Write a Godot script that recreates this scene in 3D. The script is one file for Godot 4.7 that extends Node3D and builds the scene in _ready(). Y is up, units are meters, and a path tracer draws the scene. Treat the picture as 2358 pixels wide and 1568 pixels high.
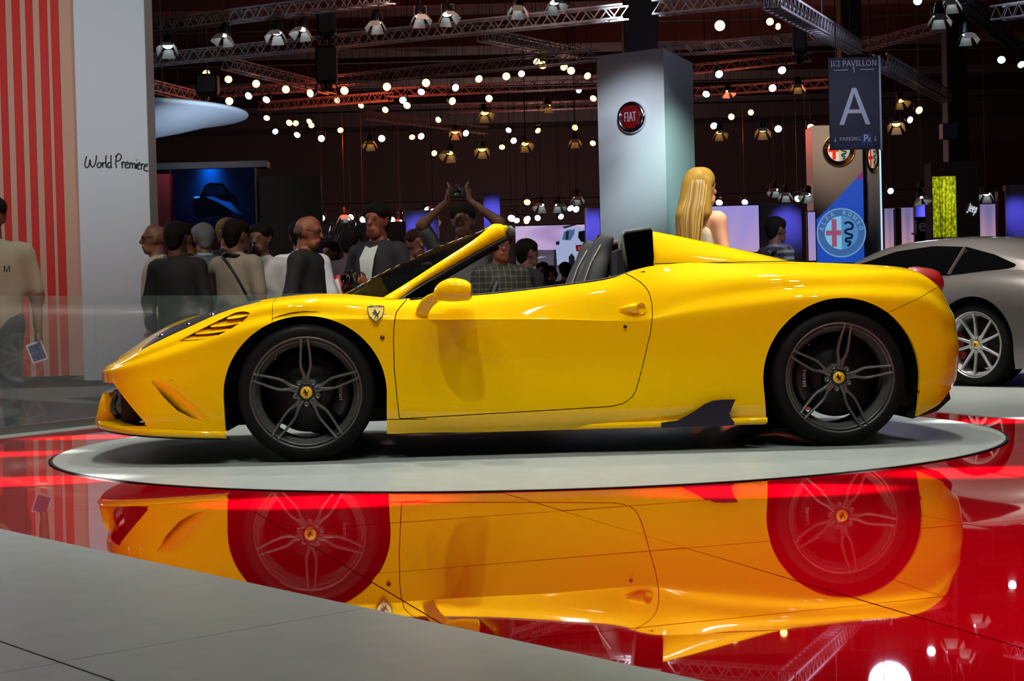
extends Node3D
# A motor show at night: a yellow open sports car on a white turntable, red mirror floor, crowd, stands and truss lights behind.
# The picture is 2358 x 1568; at(px, py, d) is the place d metres in front of the camera that this pixel sees.
const IW := 2358.0
const IH := 1568.0
const FL := 3600.0
const EYE := 0.709
const HALL := -0.27          # level of the hall floor; the stage top is at 0
const FLAT := 4294967295
var cam_basis := Basis.from_euler(Vector3(-0.018, 0.0, -0.0254))
var M := {}
var taken := {}
var rng := RandomNumberGenerator.new()

func at(px: float, py: float, d: float) -> Vector3:
	var v := cam_basis * Vector3((px - IW / 2) / FL, -(py - IH / 2) / FL, -1.0)
	return Vector3(0, EYE, 0) + v * (d / -v.z)

func ground(px: float, py: float, y := 0.0) -> Vector3:
	var v := cam_basis * Vector3((px - IW / 2) / FL, -(py - IH / 2) / FL, -1.0)
	return Vector3(0, EYE, 0) + v * ((y - EYE) / v.y)

# ---------------------------------------------------------------- naming
func numbered(called: String) -> String:
	if not taken.has(called):
		taken[called] = 0
		return called
	taken[called] += 1
	return "%s_%03d" % [called, taken[called]]

func tag(o: Node, label: String, category: String, group := "") -> Node:
	o.set_meta("label", label)
	o.set_meta("category", category)
	if group:
		o.set_meta("group", group)
	return o

func thing(called: String, label: String, category: String, where := Vector3.ZERO, turn := 0.0, group := "") -> Node3D:
	var o := Node3D.new()
	o.name = numbered(called)
	add_child(o)
	o.position = where
	o.rotation.y = turn
	tag(o, label, category, group)
	return o

func copy_of(o: Node3D, where: Vector3, turn: float, label := "", group := "") -> Node3D:
	var c: Node3D = o.duplicate()
	var base := String(o.name)
	if base.length() > 4 and base[base.length() - 4] == "_" and base.right(3).is_valid_int():
		base = base.left(base.length() - 4)
	c.name = numbered(base)
	add_child(c)
	c.position = where
	c.rotation.y = turn
	if label:
		c.set_meta("label", label)
	if group:
		c.set_meta("group", group)
	return c

func group_node(called: String, parent: Node, where := Vector3.ZERO) -> Node3D:
	var o := Node3D.new()
	o.name = called
	parent.add_child(o, true)
	o.position = where
	return o

# ---------------------------------------------------------------- meshes
func sm(smooth := true) -> SurfaceTool:
	var st := SurfaceTool.new()
	st.begin(Mesh.PRIMITIVE_TRIANGLES)
	st.set_smooth_group(0 if smooth else FLAT)
	return st

func to_mesh(st: SurfaceTool, m: Material) -> ArrayMesh:
	st.generate_normals()
	st.set_material(m)
	return st.commit()

func part(st: SurfaceTool, called: String, m: Material, parent: Node = null) -> MeshInstance3D:
	return inst(to_mesh(st, m), called, parent)

func inst(mesh: Mesh, called: String, parent: Node = null) -> MeshInstance3D:
	var o := MeshInstance3D.new()
	o.mesh = mesh
	if parent == null:
		o.name = numbered(called)
		add_child(o)
	else:
		o.name = called
		parent.add_child(o, true)
	return o

func structure(o: Node) -> Node:
	o.set_meta("kind", "structure")
	return o

func tri(st: SurfaceTool, a: Vector3, b: Vector3, c: Vector3) -> void:   # a, b, c run counter-clockwise as seen from outside
	st.add_vertex(a)
	st.add_vertex(c)
	st.add_vertex(b)

func quad(st: SurfaceTool, a: Vector3, b: Vector3, c: Vector3, d: Vector3) -> void:
	tri(st, a, b, c)
	tri(st, a, c, d)

func box(st: SurfaceTool, c: Vector3, s: Vector3, b := Basis.IDENTITY) -> void:
	var p := []
	for i in 8:
		p.append(c + b * Vector3((0.5 if i & 1 else -0.5) * s.x, (0.5 if i & 2 else -0.5) * s.y, (0.5 if i & 4 else -0.5) * s.z))
	quad(st, p[4], p[5], p[7], p[6])
	quad(st, p[1], p[0], p[2], p[3])
	quad(st, p[5], p[1], p[3], p[7])
	quad(st, p[0], p[4], p[6], p[2])
	quad(st, p[6], p[7], p[3], p[2])
	quad(st, p[0], p[1], p[5], p[4])

func bevel_box(st: SurfaceTool, c: Vector3, s: Vector3, r: float, b := Basis.IDENTITY) -> void:   # chamfered vertical edges and rims
	var hx := s.x / 2
	var hy := s.y / 2
	var hz := s.z / 2
	var rings := []
	for k in [[-hy, r], [-hy + r, 0.0], [hy - r, 0.0], [hy, r]]:
		var y: float = k[0]
		var e: float = k[1]
		var ring := PackedVector3Array()
		for q in [Vector2(hx - e, hz - r), Vector2(hx - r, hz - e), Vector2(-hx + r, hz - e), Vector2(-hx + e, hz - r), Vector2(-hx + e, -hz + r), Vector2(-hx + r, -hz + e), Vector2(hx - r, -hz + e), Vector2(hx - e, -hz + r)]:
			ring.append(c + b * Vector3(q.x, y, q.y))
		rings.append(ring)
	rings_mesh(st, rings, true)

func rings_mesh(st: SurfaceTool, rings: Array, caps := true, flip := false) -> void:   # closed rings, counter-clockwise seen from the last one's side when flip is on
	var n: int = rings[0].size()
	for i in rings.size() - 1:
		for j in n:
			var k := (j + 1) % n
			if flip:
				quad(st, rings[i][j], rings[i][k], rings[i + 1][k], rings[i + 1][j])
			else:
				quad(st, rings[i][k], rings[i][j], rings[i + 1][j], rings[i + 1][k])
	if caps:
		for e in [[0, false], [rings.size() - 1, true]]:
			var ring: PackedVector3Array = rings[e[0]]
			var mid := Vector3.ZERO
			for q in ring:
				mid += q
			mid /= n
			for j in n:
				var k := (j + 1) % n
				if bool(e[1]) != flip:
					tri(st, mid, ring[k], ring[j])
				else:
					tri(st, mid, ring[j], ring[k])

func grid(st: SurfaceTool, rows: Array, flip := false) -> void:
	for i in rows.size() - 1:
		var a: PackedVector3Array = rows[i]
		var b: PackedVector3Array = rows[i + 1]
		for j in a.size() - 1:
			if flip:
				quad(st, a[j + 1], a[j], b[j], b[j + 1])
			else:
				quad(st, a[j], a[j + 1], b[j + 1], b[j])

func frame_of(dir: Vector3) -> Basis:   # a basis whose z runs along dir
	var z := dir.normalized()
	var x := Vector3.UP.cross(z)
	if x.length() < 0.01:
		x = Vector3.RIGHT
	x = x.normalized()
	return Basis(x, z.cross(x), z)

func tube(st: SurfaceTool, pts: Array, r, sides := 8, flatten := 1.0) -> void:   # r is a number or one for each point
	var rings := []
	for i in pts.size():
		var d: Vector3 = pts[mini(i + 1, pts.size() - 1)] - pts[maxi(i - 1, 0)]
		var b := frame_of(d)
		var rr: float = r[i] if r is Array else r
		var ring := PackedVector3Array()
		for k in sides:
			var a := TAU * k / sides
			ring.append(pts[i] + b.x * cos(a) * rr + b.y * sin(a) * rr * flatten)
		rings.append(ring)
	rings_mesh(st, rings, true, true)

func bar(st: SurfaceTool, a: Vector3, b: Vector3, w: float, h := 0.0) -> void:   # a straight box from a to b
	var fr := frame_of(b - a)
	box(st, (a + b) / 2, Vector3(w, h if h > 0 else w, (b - a).length()), fr)

func lathe(st: SurfaceTool, prof: Array, segs := 48, o := Vector3.ZERO, b := Basis.IDENTITY, closed := false) -> void:   # profile of (radius, z); turned about z
	var rows := []
	for k in segs + 1:
		var a := TAU * k / segs
		var row := PackedVector3Array()
		for q in prof:
			row.append(o + b * Vector3(cos(a) * q.x, sin(a) * q.x, q.y))
		rows.append(row)
	grid(st, rows, not closed)

func disc(st: SurfaceTool, c: Vector3, r: float, segs := 40, b := Basis.IDENTITY, rx := 1.0) -> void:
	for k in segs:
		var a := TAU * k / segs
		var e := TAU * (k + 1) / segs
		tri(st, c, c + b * Vector3(cos(a) * r * rx, sin(a) * r, 0), c + b * Vector3(cos(e) * r * rx, sin(e) * r, 0))

func extrude(st: SurfaceTool, pts: PackedVector2Array, z0: float, z1: float, o := Vector3.ZERO, b := Basis.IDENTITY) -> void:   # a polygon in x, y given depth from z0 (back) to z1 (front)
	var p := pts
	if Geometry2D.is_polygon_clockwise(p):
		p = p.duplicate()
		p.reverse()
	# Godot's test is for y down: after it the ring runs clockwise in y up or not; sort it out by area
	var area := 0.0
	for i in p.size():
		area += p[i].cross(p[(i + 1) % p.size()])
	if area < 0:
		p = p.duplicate()
		p.reverse()
	var t := Geometry2D.triangulate_polygon(p)
	for i in range(0, t.size(), 3):
		var q := [p[t[i]], p[t[i + 1]], p[t[i + 2]]]
		if (q[1] - q[0]).cross(q[2] - q[0]) < 0:
			q = [q[0], q[2], q[1]]
		tri(st, o + b * Vector3(q[0].x, q[0].y, z1), o + b * Vector3(q[1].x, q[1].y, z1), o + b * Vector3(q[2].x, q[2].y, z1))
		tri(st, o + b * Vector3(q[0].x, q[0].y, z0), o + b * Vector3(q[2].x, q[2].y, z0), o + b * Vector3(q[1].x, q[1].y, z0))
	for i in p.size():
		var a: Vector2 = p[i]
		var c: Vector2 = p[(i + 1) % p.size()]
		quad(st, o + b * Vector3(a.x, a.y, z0), o + b * Vector3(c.x, c.y, z0), o + b * Vector3(c.x, c.y, z1), o + b * Vector3(a.x, a.y, z1))

func stroke(st: SurfaceTool, pts: Array, w: float, depth: float, o := Vector3.ZERO, b := Basis.IDENTITY) -> void:   # a pen line in x, y, rounded by a spline
	var q := []
	for i in pts.size() - 1:
		for k in 5:
			q.append(cr(pts[maxi(i - 1, 0)], pts[i], pts[i + 1], pts[mini(i + 2, pts.size() - 1)], k / 5.0))
	q.append(pts[-1])
	var rows := []
	for i in q.size():
		var d: Vector2 = (q[mini(i + 1, q.size() - 1)] - q[maxi(i - 1, 0)]).normalized()
		var n := Vector2(-d.y, d.x) * w / 2
		var l: Vector2 = q[i] + n
		var r: Vector2 = q[i] - n
		rows.append(PackedVector3Array([o + b * Vector3(l.x, l.y, 0), o + b * Vector3(l.x, l.y, depth), o + b * Vector3(r.x, r.y, depth), o + b * Vector3(r.x, r.y, 0)]))
	rings_mesh(st, rows, true, true)

func text_part(words: String, size: float, depth: float, m: Material, called: String, parent: Node, where: Vector3, b := Basis.IDENTITY, font := "Droid Sans", weight := 400, italic := false) -> MeshInstance3D:
	var f := SystemFont.new()
	f.font_names = PackedStringArray([font])
	f.font_weight = weight
	f.font_italic = italic
	var t := TextMesh.new()
	t.text = words
	t.font = f
	t.font_size = 64
	t.pixel_size = size / 64.0
	t.depth = depth
	t.material = m
	var o := inst(t, called, parent)
	o.transform = Transform3D(b, where)
	return o

# ---------------------------------------------------------------- splines
func cr(a, b, c, d, t: float):
	return 0.5 * (2.0 * b + (c - a) * t + (2.0 * a - 5.0 * b + 4.0 * c - d) * t * t + (3.0 * b - a - 3.0 * c + d) * t * t * t)

func spline(p, n: int) -> PackedVector3Array:
	var out := PackedVector3Array()
	for i in p.size() - 1:
		for k in n:
			out.append(cr(p[maxi(i - 1, 0)], p[i], p[i + 1], p[mini(i + 2, p.size() - 1)], float(k) / n))
	out.append(p[p.size() - 1])
	return out

func dense(rows: Array, ns: int, nv: int) -> Array:   # rows of control points made into a fine grid, by splines both ways
	var fine := []
	for r in rows:
		fine.append(spline(r, nv))
	var out := []
	for i in range(fine.size() - 1):
		for k in ns:
			var row := PackedVector3Array()
			for j in fine[0].size():
				row.append(cr(fine[maxi(i - 1, 0)][j], fine[i][j], fine[i + 1][j], fine[mini(i + 2, fine.size() - 1)][j], float(k) / ns))
			out.append(row)
	out.append(fine[-1])
	return out

func sdf_poly(p: PackedVector2Array, q: Vector2) -> float:   # negative inside
	var best := 1e9
	for i in p.size():
		var c := Geometry2D.get_closest_point_to_segment(q, p[i], p[(i + 1) % p.size()])
		best = minf(best, c.distance_squared_to(q))
	return sqrt(best) * (-1.0 if Geometry2D.is_point_in_polygon(q, p) else 1.0)

# ---------------------------------------------------------------- materials
func mat(c: Color, rough := 0.6, metal := 0.0, spec := 0.5) -> StandardMaterial3D:
	var m := StandardMaterial3D.new()
	m.albedo_color = c
	m.roughness = rough
	m.metallic = metal
	m.metallic_specular = spec
	return m

func lin(r: float, g: float, b: float) -> Color:
	return Color(r, g, b).linear_to_srgb()

func glow(c: Color, energy: float) -> StandardMaterial3D:
	var m := mat(Color(0.05, 0.05, 0.05), 0.4)
	m.emission_enabled = true
	m.emission = c
	m.emission_energy_multiplier = energy
	return m

func noise_tex(freq: float, lo: Color, hi: Color, size := 512, normal := false, strength := 4.0) -> NoiseTexture2D:
	var n := FastNoiseLite.new()
	n.seed = 7
	n.frequency = freq
	n.fractal_octaves = 4
	var t := NoiseTexture2D.new()
	t.width = size
	t.height = size
	t.seamless = true
	t.noise = n
	if normal:
		t.as_normal_map = true
		t.bump_strength = strength
	else:
		var g := Gradient.new()
		g.set_color(0, lo)
		g.set_color(1, hi)
		t.color_ramp = g
	return t

func glass(c: Color, alpha: float) -> StandardMaterial3D:
	var m := mat(Color(c.r, c.g, c.b, alpha), 0.02)
	m.transparency = BaseMaterial3D.TRANSPARENCY_ALPHA
	return m

# ================================================================ entry
func _ready() -> void:
	rng.seed = 11
	setup_view()
	setup_materials()
	setup_lights()
	build_hall()
	build_stage()
	build_sports_car()
	build_stands()
	build_silver_car()
	build_people()
	build_ceiling()

func setup_view() -> void:
	var cam := Camera3D.new()
	cam.fov = rad_to_deg(2.0 * atan(IH / 2.0 / FL))
	cam.near = 0.05
	cam.far = 400.0
	cam.transform = Transform3D(cam_basis, Vector3(0, EYE, 0))
	add_child(cam)
	cam.current = true
	var e := Environment.new()
	e.background_mode = Environment.BG_COLOR
	e.background_color = Color(0.01, 0.01, 0.012)
	e.tonemap_mode = Environment.TONE_MAPPER_LINEAR
	e.tonemap_exposure = 1.0
	e.sdfgi_enabled = true
	e.ssao_enabled = true
	e.ssil_enabled = true
	var we := WorldEnvironment.new()
	we.environment = e
	add_child(we)

# ---------------------------------------------------------------- lights
func spot(from: Vector3, to: Vector3, energy: float, angle: float, c := Color(1, 0.97, 0.9), size := 0.12, soft := 1.0) -> SpotLight3D:
	var l := SpotLight3D.new()
	l.light_color = c
	l.light_energy = energy
	l.spot_angle = angle
	l.spot_angle_attenuation = soft
	l.spot_range = 120.0
	l.spot_attenuation = 2.0
	l.light_size = size
	l.shadow_enabled = true
	add_child(l)
	l.look_at_from_position(from, to, Vector3.UP if absf((to - from).normalized().y) < 0.99 else Vector3.RIGHT)
	return l

func omni(where: Vector3, energy: float, c: Color, size := 0.2) -> void:
	var l := OmniLight3D.new()
	l.light_color = c
	l.light_energy = energy
	l.light_size = size
	l.omni_range = 120.0
	l.omni_attenuation = 2.0
	l.shadow_enabled = true
	add_child(l)
	l.position = where

func stage_lamp(from: Vector3, to: Vector3, energy: float, angle: float, c := Color(1, 0.97, 0.9), size := 0.12, soft := 1.0) -> void:
	# a profile spotlight on the stage rig, above the frame, and its light just in front of the lens
	var d := (to - from).normalized()
	var t := thing("stage_spotlight", "black stage spotlight on the rig above the turntable aimed down at the stage", "spotlight", from, 0.0, "stage rig spotlights")
	var b := frame_of(d)
	var st := sm()
	lathe(st, [Vector2(0.0, -0.42), Vector2(0.08, -0.42), Vector2(0.11, -0.34), Vector2(0.11, -0.1), Vector2(0.15, -0.05), Vector2(0.15, 0.0), Vector2(0.14, 0.0), Vector2(0.075, -0.035)], 20, Vector3.ZERO, b)
	part(st, "housing", M.lamp_black, t)
	st = sm()
	disc(st, d * -0.03, 0.075, 20, b)
	part(st, "lens", glow(c, 6.0), t)
	st = sm(false)
	bar(st, d * -0.2, Vector3(0, 0.35, 0) + d * -0.2, 0.03)
	part(st, "yoke", M.lamp_black, t)
	spot(from + d * 0.02, to, energy, angle, c, size, soft)

func setup_lights() -> void:
	var warm := Color(1.0, 0.995, 0.955)
	# key lights on the visitors' side, high over the turntable
	for x in [-2.6, -0.7, 0.9, 2.7]:
		stage_lamp(Vector3(x, 6.4, -5.0), Vector3(x * 0.75 + 0.1, 0.3, -8.4), 13.0 if x == -0.7 else 5.0, 38.0, warm, 0.08)
	# lights straight over the car and from behind it
	for x in [-1.8, 0.3, 2.4]:
		stage_lamp(Vector3(x, 6.8, -9.0), Vector3(x * 0.9, 0.2, -8.7), 22.5, 44.0, warm, 0.12)
	for x in [-1.8, 1.9]:
		stage_lamp(Vector3(x, 6.2, -12.4), Vector3(x * 0.6, 0.4, -8.9), 8.0, 34.0, warm, 0.12)
	# lights over the front of the stage
	for x in [-2.4, 0.6, 3.4]:
		stage_lamp(Vector3(x, 6.6, -3.4), Vector3(x * 0.95, 0.0, -4.2), 6.0, 46.0, warm, 0.12)
	stage_lamp(Vector3(3.0, 6.4, -2.4), Vector3(1.5, 0.0, -3.9), 70.0, 15.0, warm, 0.05)
	# narrow lamps at the sides of the stage that leave long pools of light on the red floor round the turntable
	for q in [Vector2(-40, 1045), Vector2(20, 1106), Vector2(215, 1004), Vector2(730, 1152), Vector2(2345, 966), Vector2(2310, 1083), Vector2(1780, 1126)]:
		var g := ground(q.x, q.y)
		stage_lamp(Vector3(g.x + 7.0 * signf(g.x), 3.4, g.z), g, 1900.0, 1.9, Color(1, 0.97, 0.94), 0.05)

# ---------------------------------------------------------------- materials
func setup_materials() -> void:
	M.lamp_black = mat(Color(0.05, 0.05, 0.055), 0.5)
	M.black = mat(Color(0.025, 0.025, 0.028), 0.6)
	M.rubber = mat(Color(0.036, 0.036, 0.035), 0.7, 0.0, 0.3)
	M.gloss_black = mat(Color(0.02, 0.02, 0.022), 0.06)
	M.paint = mat(lin(0.94, 0.56, 0.002), 0.40, 0.0, 0.05)
	M.paint.clearcoat_enabled = true
	M.paint.clearcoat = 1.0
	M.paint.clearcoat_roughness = 0.03
	M.rim = mat(Color(0.37, 0.375, 0.365), 0.34, 0.55)
	M.rim_dark = mat(Color(0.25, 0.25, 0.26), 0.45, 0.7)
	M.chrome = mat(Color(0.82, 0.83, 0.85), 0.12, 1.0)
	M.disc = mat(Color(0.10, 0.09, 0.09), 0.5, 0.4)
	M.caliper = mat(Color(0.05, 0.055, 0.09), 0.4)
	M.cap_yellow = mat(lin(0.85, 0.5, 0.01), 0.35)
	M.white_print = mat(Color(0.62, 0.62, 0.62), 0.5)
	M.carbon = mat(Color(0.12, 0.14, 0.20), 0.25)
	M.seat = mat(Color(0.20, 0.20, 0.21), 0.85)
	M.seam = mat(Color(0.55, 0.55, 0.5), 0.7)
	M.seal = mat(Color(0.32, 0.36, 0.34), 0.5)
	M.screen_glass = glass(Color(0.02, 0.025, 0.025), 0.72)
	M.red_lamp = mat(Color(0.62, 0.0, 0.01), 0.05)
	M.red_lamp.clearcoat_enabled = true
	M.headlamp = mat(Color(0.015, 0.015, 0.02), 0.04)
	M.headlamp.clearcoat_enabled = true
	M.white_floor = mat(Color(0.58, 0.61, 0.60), 0.37)
	M.white_floor.albedo_texture = noise_tex(0.02, Color(0.93, 0.93, 0.93), Color(1, 1, 1))
	M.white_floor.uv1_triplanar = true
	M.white_floor.uv1_world_triplanar = true
	M.white_floor.uv1_scale = Vector3(0.6, 0.6, 0.6)
	M.red_floor = mat(Color(0.70, 0.0, 0.055), 0.012, 0.0, 1.0)
	M.red_floor.clearcoat_enabled = true
	M.red_floor.clearcoat = 0.6
	M.red_floor.clearcoat_roughness = 0.02
	M.dark_edge = mat(Color(0.05, 0.05, 0.08), 0.4)
	M.grout = mat(Color(0.5, 0.06, 0.06), 0.5)
	M.stage_side = mat(Color(0.12, 0.02, 0.03), 0.6)
	M.hall_floor = mat(Color(0.16, 0.03, 0.045), 0.7)
	M.hall_wall = mat(Color(0.27, 0.24, 0.235), 0.9)
	M.hall_dark = mat(Color(0.24, 0.23, 0.23), 0.95)
	M.alu = mat(Color(0.64, 0.64, 0.64), 0.5, 0.2)
	M.silver = mat(Color(0.42, 0.41, 0.40), 0.32, 0.5)
	M.silver.clearcoat_enabled = true
	M.silver.clearcoat_roughness = 0.03
	M.wheel_silver = mat(Color(0.75, 0.75, 0.74), 0.3, 0.7)
	M.light_floor = mat(Color(0.52, 0.545, 0.54), 0.28)
	M.pillar_grey = mat(Color(0.42, 0.41, 0.42), 0.6)
	M.grey_mid = mat(Color(0.33, 0.36, 0.40), 0.6)
	M.steel = mat(Color(0.6, 0.6, 0.6), 0.3, 0.9)
	M.pane = glass(Color(0.70, 0.88, 0.86), 0.06)

# ================================================================ hall and stage
func slab(pts: PackedVector2Array, top: float, thick: float, m: Material, called: String, parent: Node = null) -> MeshInstance3D:
	# a level slab; pts are (x, metres in front of the camera)
	var st := sm(false)
	extrude(st, pts, top - thick, top, Vector3.ZERO, Basis(Vector3.RIGHT, Vector3(0, 0, -1), Vector3.UP))
	return part(st, called, m, parent)

func rect2(x0: float, z0: float, x1: float, z1: float) -> PackedVector2Array:
	return PackedVector2Array([Vector2(x0, z0), Vector2(x1, z0), Vector2(x1, z1), Vector2(x0, z1)])

func circle2(c: Vector2, r: float, n := 120) -> PackedVector2Array:
	var out := PackedVector2Array()
	for k in n:
		out.append(c + Vector2(cos(TAU * k / n), sin(TAU * k / n)) * r)
	return out

func build_hall() -> void:
	var st := sm(false)
	box(st, Vector3(0, HALL - 0.1, -45), Vector3(110, 0.2, 120))
	structure(part(st, "floor", M.hall_floor))
	st = sm(false)
	box(st, Vector3(0, 13.1, -45), Vector3(110, 0.2, 120))
	structure(part(st, "ceiling", M.hall_dark))
	for w in [["wall_back", Vector3(0, 6.4, -105), Vector3(110, 13.6, 0.3)], ["wall_front", Vector3(0, 6.4, 15), Vector3(110, 13.6, 0.3)], ["wall_left", Vector3(-55, 6.4, -45), Vector3(0.3, 13.6, 120)], ["wall_right", Vector3(55, 6.4, -45), Vector3(0.3, 13.6, 120)]]:
		st = sm(false)
		box(st, w[1], w[2])
		structure(part(st, w[0], M.hall_wall))

const TABLE := Vector2(0.074, 8.811)
const TABLE_R := 2.5855

func build_stage() -> void:
	# the stage: a low platform whose top is laid with red glossy tiles, white boards in front and a grey deck on the right
	var outline := PackedVector2Array([Vector2(-9, -2.0), Vector2(9, -2.0), Vector2(13, 9), Vector2(13, 20), Vector2(1.0, 18.0), Vector2(1.0, 12.3), Vector2(-2.35, 12.3), Vector2(-3.50, 9.9), Vector2(-6.2, 3.0)])
	var base := slab(outline, -0.03, 0.235, M.stage_side, "floor_stage")
	structure(base)
	var e1 := Vector2(0.34, -0.94).normalized()
	var e2 := Vector2(-e1.y, e1.x)
	var w0 := Vector2(-1.82, 5.49)
	var w1 := (Vector2(0.38, 2.95) - w0).normalized()
	var wn := Vector2(-w1.y, w1.x)      # towards the red side
	if wn.dot(Vector2(0, 8) - w0) < 0:
		wn = -wn
	var red_half := PackedVector2Array([w0 - w1 * 20, w0 + w1 * 20, w0 + w1 * 20 + wn * 40, w0 - w1 * 20 + wn * 40])
	var right_edge := PackedVector2Array([Vector2(2.05, 12.0), Vector2(3.20, 8.78), Vector2(4.6, 4.9), Vector2(16, 4.9), Vector2(16, 30), Vector2(1.0, 30), Vector2(1.0, 12.0)])
	var border := PackedVector2Array([Vector2(-6.2, 3.0), Vector2(-3.50, 9.9), Vector2(-2.35, 12.3), Vector2(1.0, 12.3), Vector2(1.0, 12.05), Vector2(-2.20, 12.05), Vector2(-3.24, 9.85), Vector2(-5.9, 3.0)])
	var red := Geometry2D.intersect_polygons(outline, red_half)[0] as PackedVector2Array
	red = Geometry2D.clip_polygons(red, right_edge)[0]
	red = Geometry2D.clip_polygons(red, border)[0]
	var ring := circle2(TABLE, TABLE_R + 0.012)
	# red tiles, one metre square, each a hair out of level
	for i in range(-2, 12):
		for j in range(-18, 1):
			var c := e2 * (1.055 + i) + e1 * (-3.2 + j)
			var g := 0.0022
			var sq := PackedVector2Array([c + e1 * g + e2 * g, c + e1 * (1 - g) + e2 * g, c + e1 * (1 - g) + e2 * (1 - g), c + e1 * g + e2 * (1 - g)])
			for piece in Geometry2D.intersect_polygons(sq, red):
				for p2 in Geometry2D.clip_polygons(piece, ring):
					if p2.size() < 3 or Geometry2D.is_polygon_clockwise(p2) and false:
						continue
					var st := sm(false)
					var mid := Vector2.ZERO
					for q in p2:
						mid += q
					mid /= p2.size()
					var tilt := Basis.from_euler(Vector3(rng.randf_range(-1, 1) * 0.0016, 0, rng.randf_range(-1, 1) * 0.0011))
					var local := PackedVector2Array()
					for q in p2:
						local.append(q - mid)
					extrude(st, local, -0.02, 0.0, Vector3.ZERO, tilt * Basis(Vector3.RIGHT, Vector3(0, 0, -1), Vector3.UP))
					var o := part(st, "red_tile", M.red_floor, base)
					o.position = Vector3(mid.x, -0.006, -mid.y)
	# white boards in front, laid along the edge of the red floor
	var front := Geometry2D.clip_polygons(outline, red_half)[0] as PackedVector2Array
	for i in range(-4, 5):
		for j in range(0, 4):
			var g := 0.0012
			var along := 2.2
			var d0: float = [0.004, 0.80, 2.0, 3.2][j]
			var d1: float = [0.80, 2.0, 3.2, 4.4][j]
			var c := w0 + w1 * (0.02 + i * along)
			var sq := PackedVector2Array([c + w1 * g - wn * (d0 + g), c + w1 * (along - g) - wn * (d0 + g), c + w1 * (along - g) - wn * (d1 - g), c + w1 * g - wn * (d1 - g)])
			for piece in Geometry2D.intersect_polygons(sq, front):
				if piece.size() > 2:
					slab(piece, -0.004 if j < 1 else -0.006, 0.022 if j < 1 else 0.020, M.white_floor, "floor_board", base)
	for piece in Geometry2D.intersect_polygons(border, outline):
		slab(piece, -0.003, 0.02, M.white_floor, "white_border", base)
	for piece in Geometry2D.intersect_polygons(right_edge, outline):
		slab(piece, -0.003, 0.02, M.light_floor, "grey_deck", base)
	# turntable
	var t := thing("turntable", "round white turntable with a dark rim under the yellow car", "turntable", Vector3(TABLE.x, 0, -TABLE.y))
	var st := sm(false)
	var bz := Basis(Vector3.RIGHT, Vector3(0, 0, -1), Vector3.UP)
	lathe(st, [Vector2(0.0, 0.0), Vector2(TABLE_R - 0.012, 0.0), Vector2(TABLE_R - 0.012, -0.028)], 144, Vector3.ZERO, bz, true)
	part(st, "platform", M.white_floor, t)
	st = sm(false)
	lathe(st, [Vector2(TABLE_R - 0.012, 0.0), Vector2(TABLE_R, -0.001), Vector2(TABLE_R + 0.004, -0.028)], 144, Vector3.ZERO, bz, true)
	part(st, "rim", M.dark_edge, t)
	build_barrier()

func build_barrier() -> void:
	# glass balustrade along the back left edge of the stage
	var k := Vector2(-3.43, 9.95)
	var b := Vector2(-2.33, 12.2)
	var stops := [Vector2(-6.1, 3.2), Vector2(-4.7, 6.7), k, k.lerp(b, 0.46), b, Vector2(-1.45, 12.22)]
	for i in stops.size() - 1:
		var p: Vector2 = stops[i]
		var q: Vector2 = stops[i + 1]
		var d := (q - p).normalized() * 0.006
		var u := Vector3(p.x + d.x, 0, -p.y - d.y)
		var v := Vector3(q.x - d.x, 0, -q.y + d.y)
		var t := thing("glass_barrier", "clear glass balustrade panel on the white edge of the red stage", "barrier", (u + v) / 2, -atan2((v - u).z, (v - u).x), "glass balustrade panels")
		var h := Vector3((v - u).length() / 2, 0, 0)
		var st := sm(false)
		bar(st, -h + Vector3(0, 0.47, 0), h + Vector3(0, 0.47, 0), 0.012, 0.86)
		part(st, "pane", M.pane, t)
		st = sm(false)
		bar(st, -h + Vector3(0, 0.022, 0), h + Vector3(0, 0.022, 0), 0.05, 0.05)
		part(st, "base_channel", M.steel, t)

# ================================================================ the yellow car
const DOOR := [[0.50, 1.0], [0.502, 0.785], [0.472, 0.75], [0.451, 0.722], [0.440, 0.66], [0.435, 0.594], [0.435, 0.445], [0.441, 0.36], [0.448, 0.273], [0.454, 0.199], [0.80, 0.209], [1.2, 0.221], [1.50, 0.231], [1.56, 0.243], [1.606, 0.273], [1.627, 0.308], [1.64, 0.347], [1.666, 0.43], [1.688, 0.518], [1.708, 0.60], [1.72, 0.69], [1.720, 0.735], [1.712, 0.785], [1.697, 0.815], [1.674, 0.842], [1.64, 0.868], [1.60, 0.89], [1.5, 1.0]]
const BLADE := [[-0.766, 0.418], [-0.735, 0.372], [-0.707, 0.336], [-0.640, 0.270], [-0.567, 0.232], [-0.487, 0.209]]
const BLADE_OUT := [[-0.752, 0.424], [-0.655, 0.420], [-0.585, 0.385], [-0.520, 0.325], [-0.470, 0.262], [-0.455, 0.206]]
var door_poly := PackedVector2Array()
var scoop_poly := PackedVector2Array()
var louvre_poly := PackedVector2Array()
const LOUVRE := [[-0.632, 0.607], [-0.54, 0.610], [-0.445, 0.624], [-0.36, 0.665], [-0.290, 0.708], [-0.268, 0.740], [-0.30, 0.748], [-0.345, 0.744], [-0.44, 0.70], [-0.54, 0.653]]

func v2(a: Array) -> PackedVector2Array:
	var out := PackedVector2Array()
	for q in a:
		out.append(Vector2(q[0], q[1]))
	return out

func arch_front(p: Vector3) -> float:
	var dx := absf(p.x + 0.003)
	var dy := p.y - 0.335
	return (sqrt(dx * dx + pow(dy * 1.042, 2)) if dy > 0 else dx - dy * 0.03) - 0.399

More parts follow.
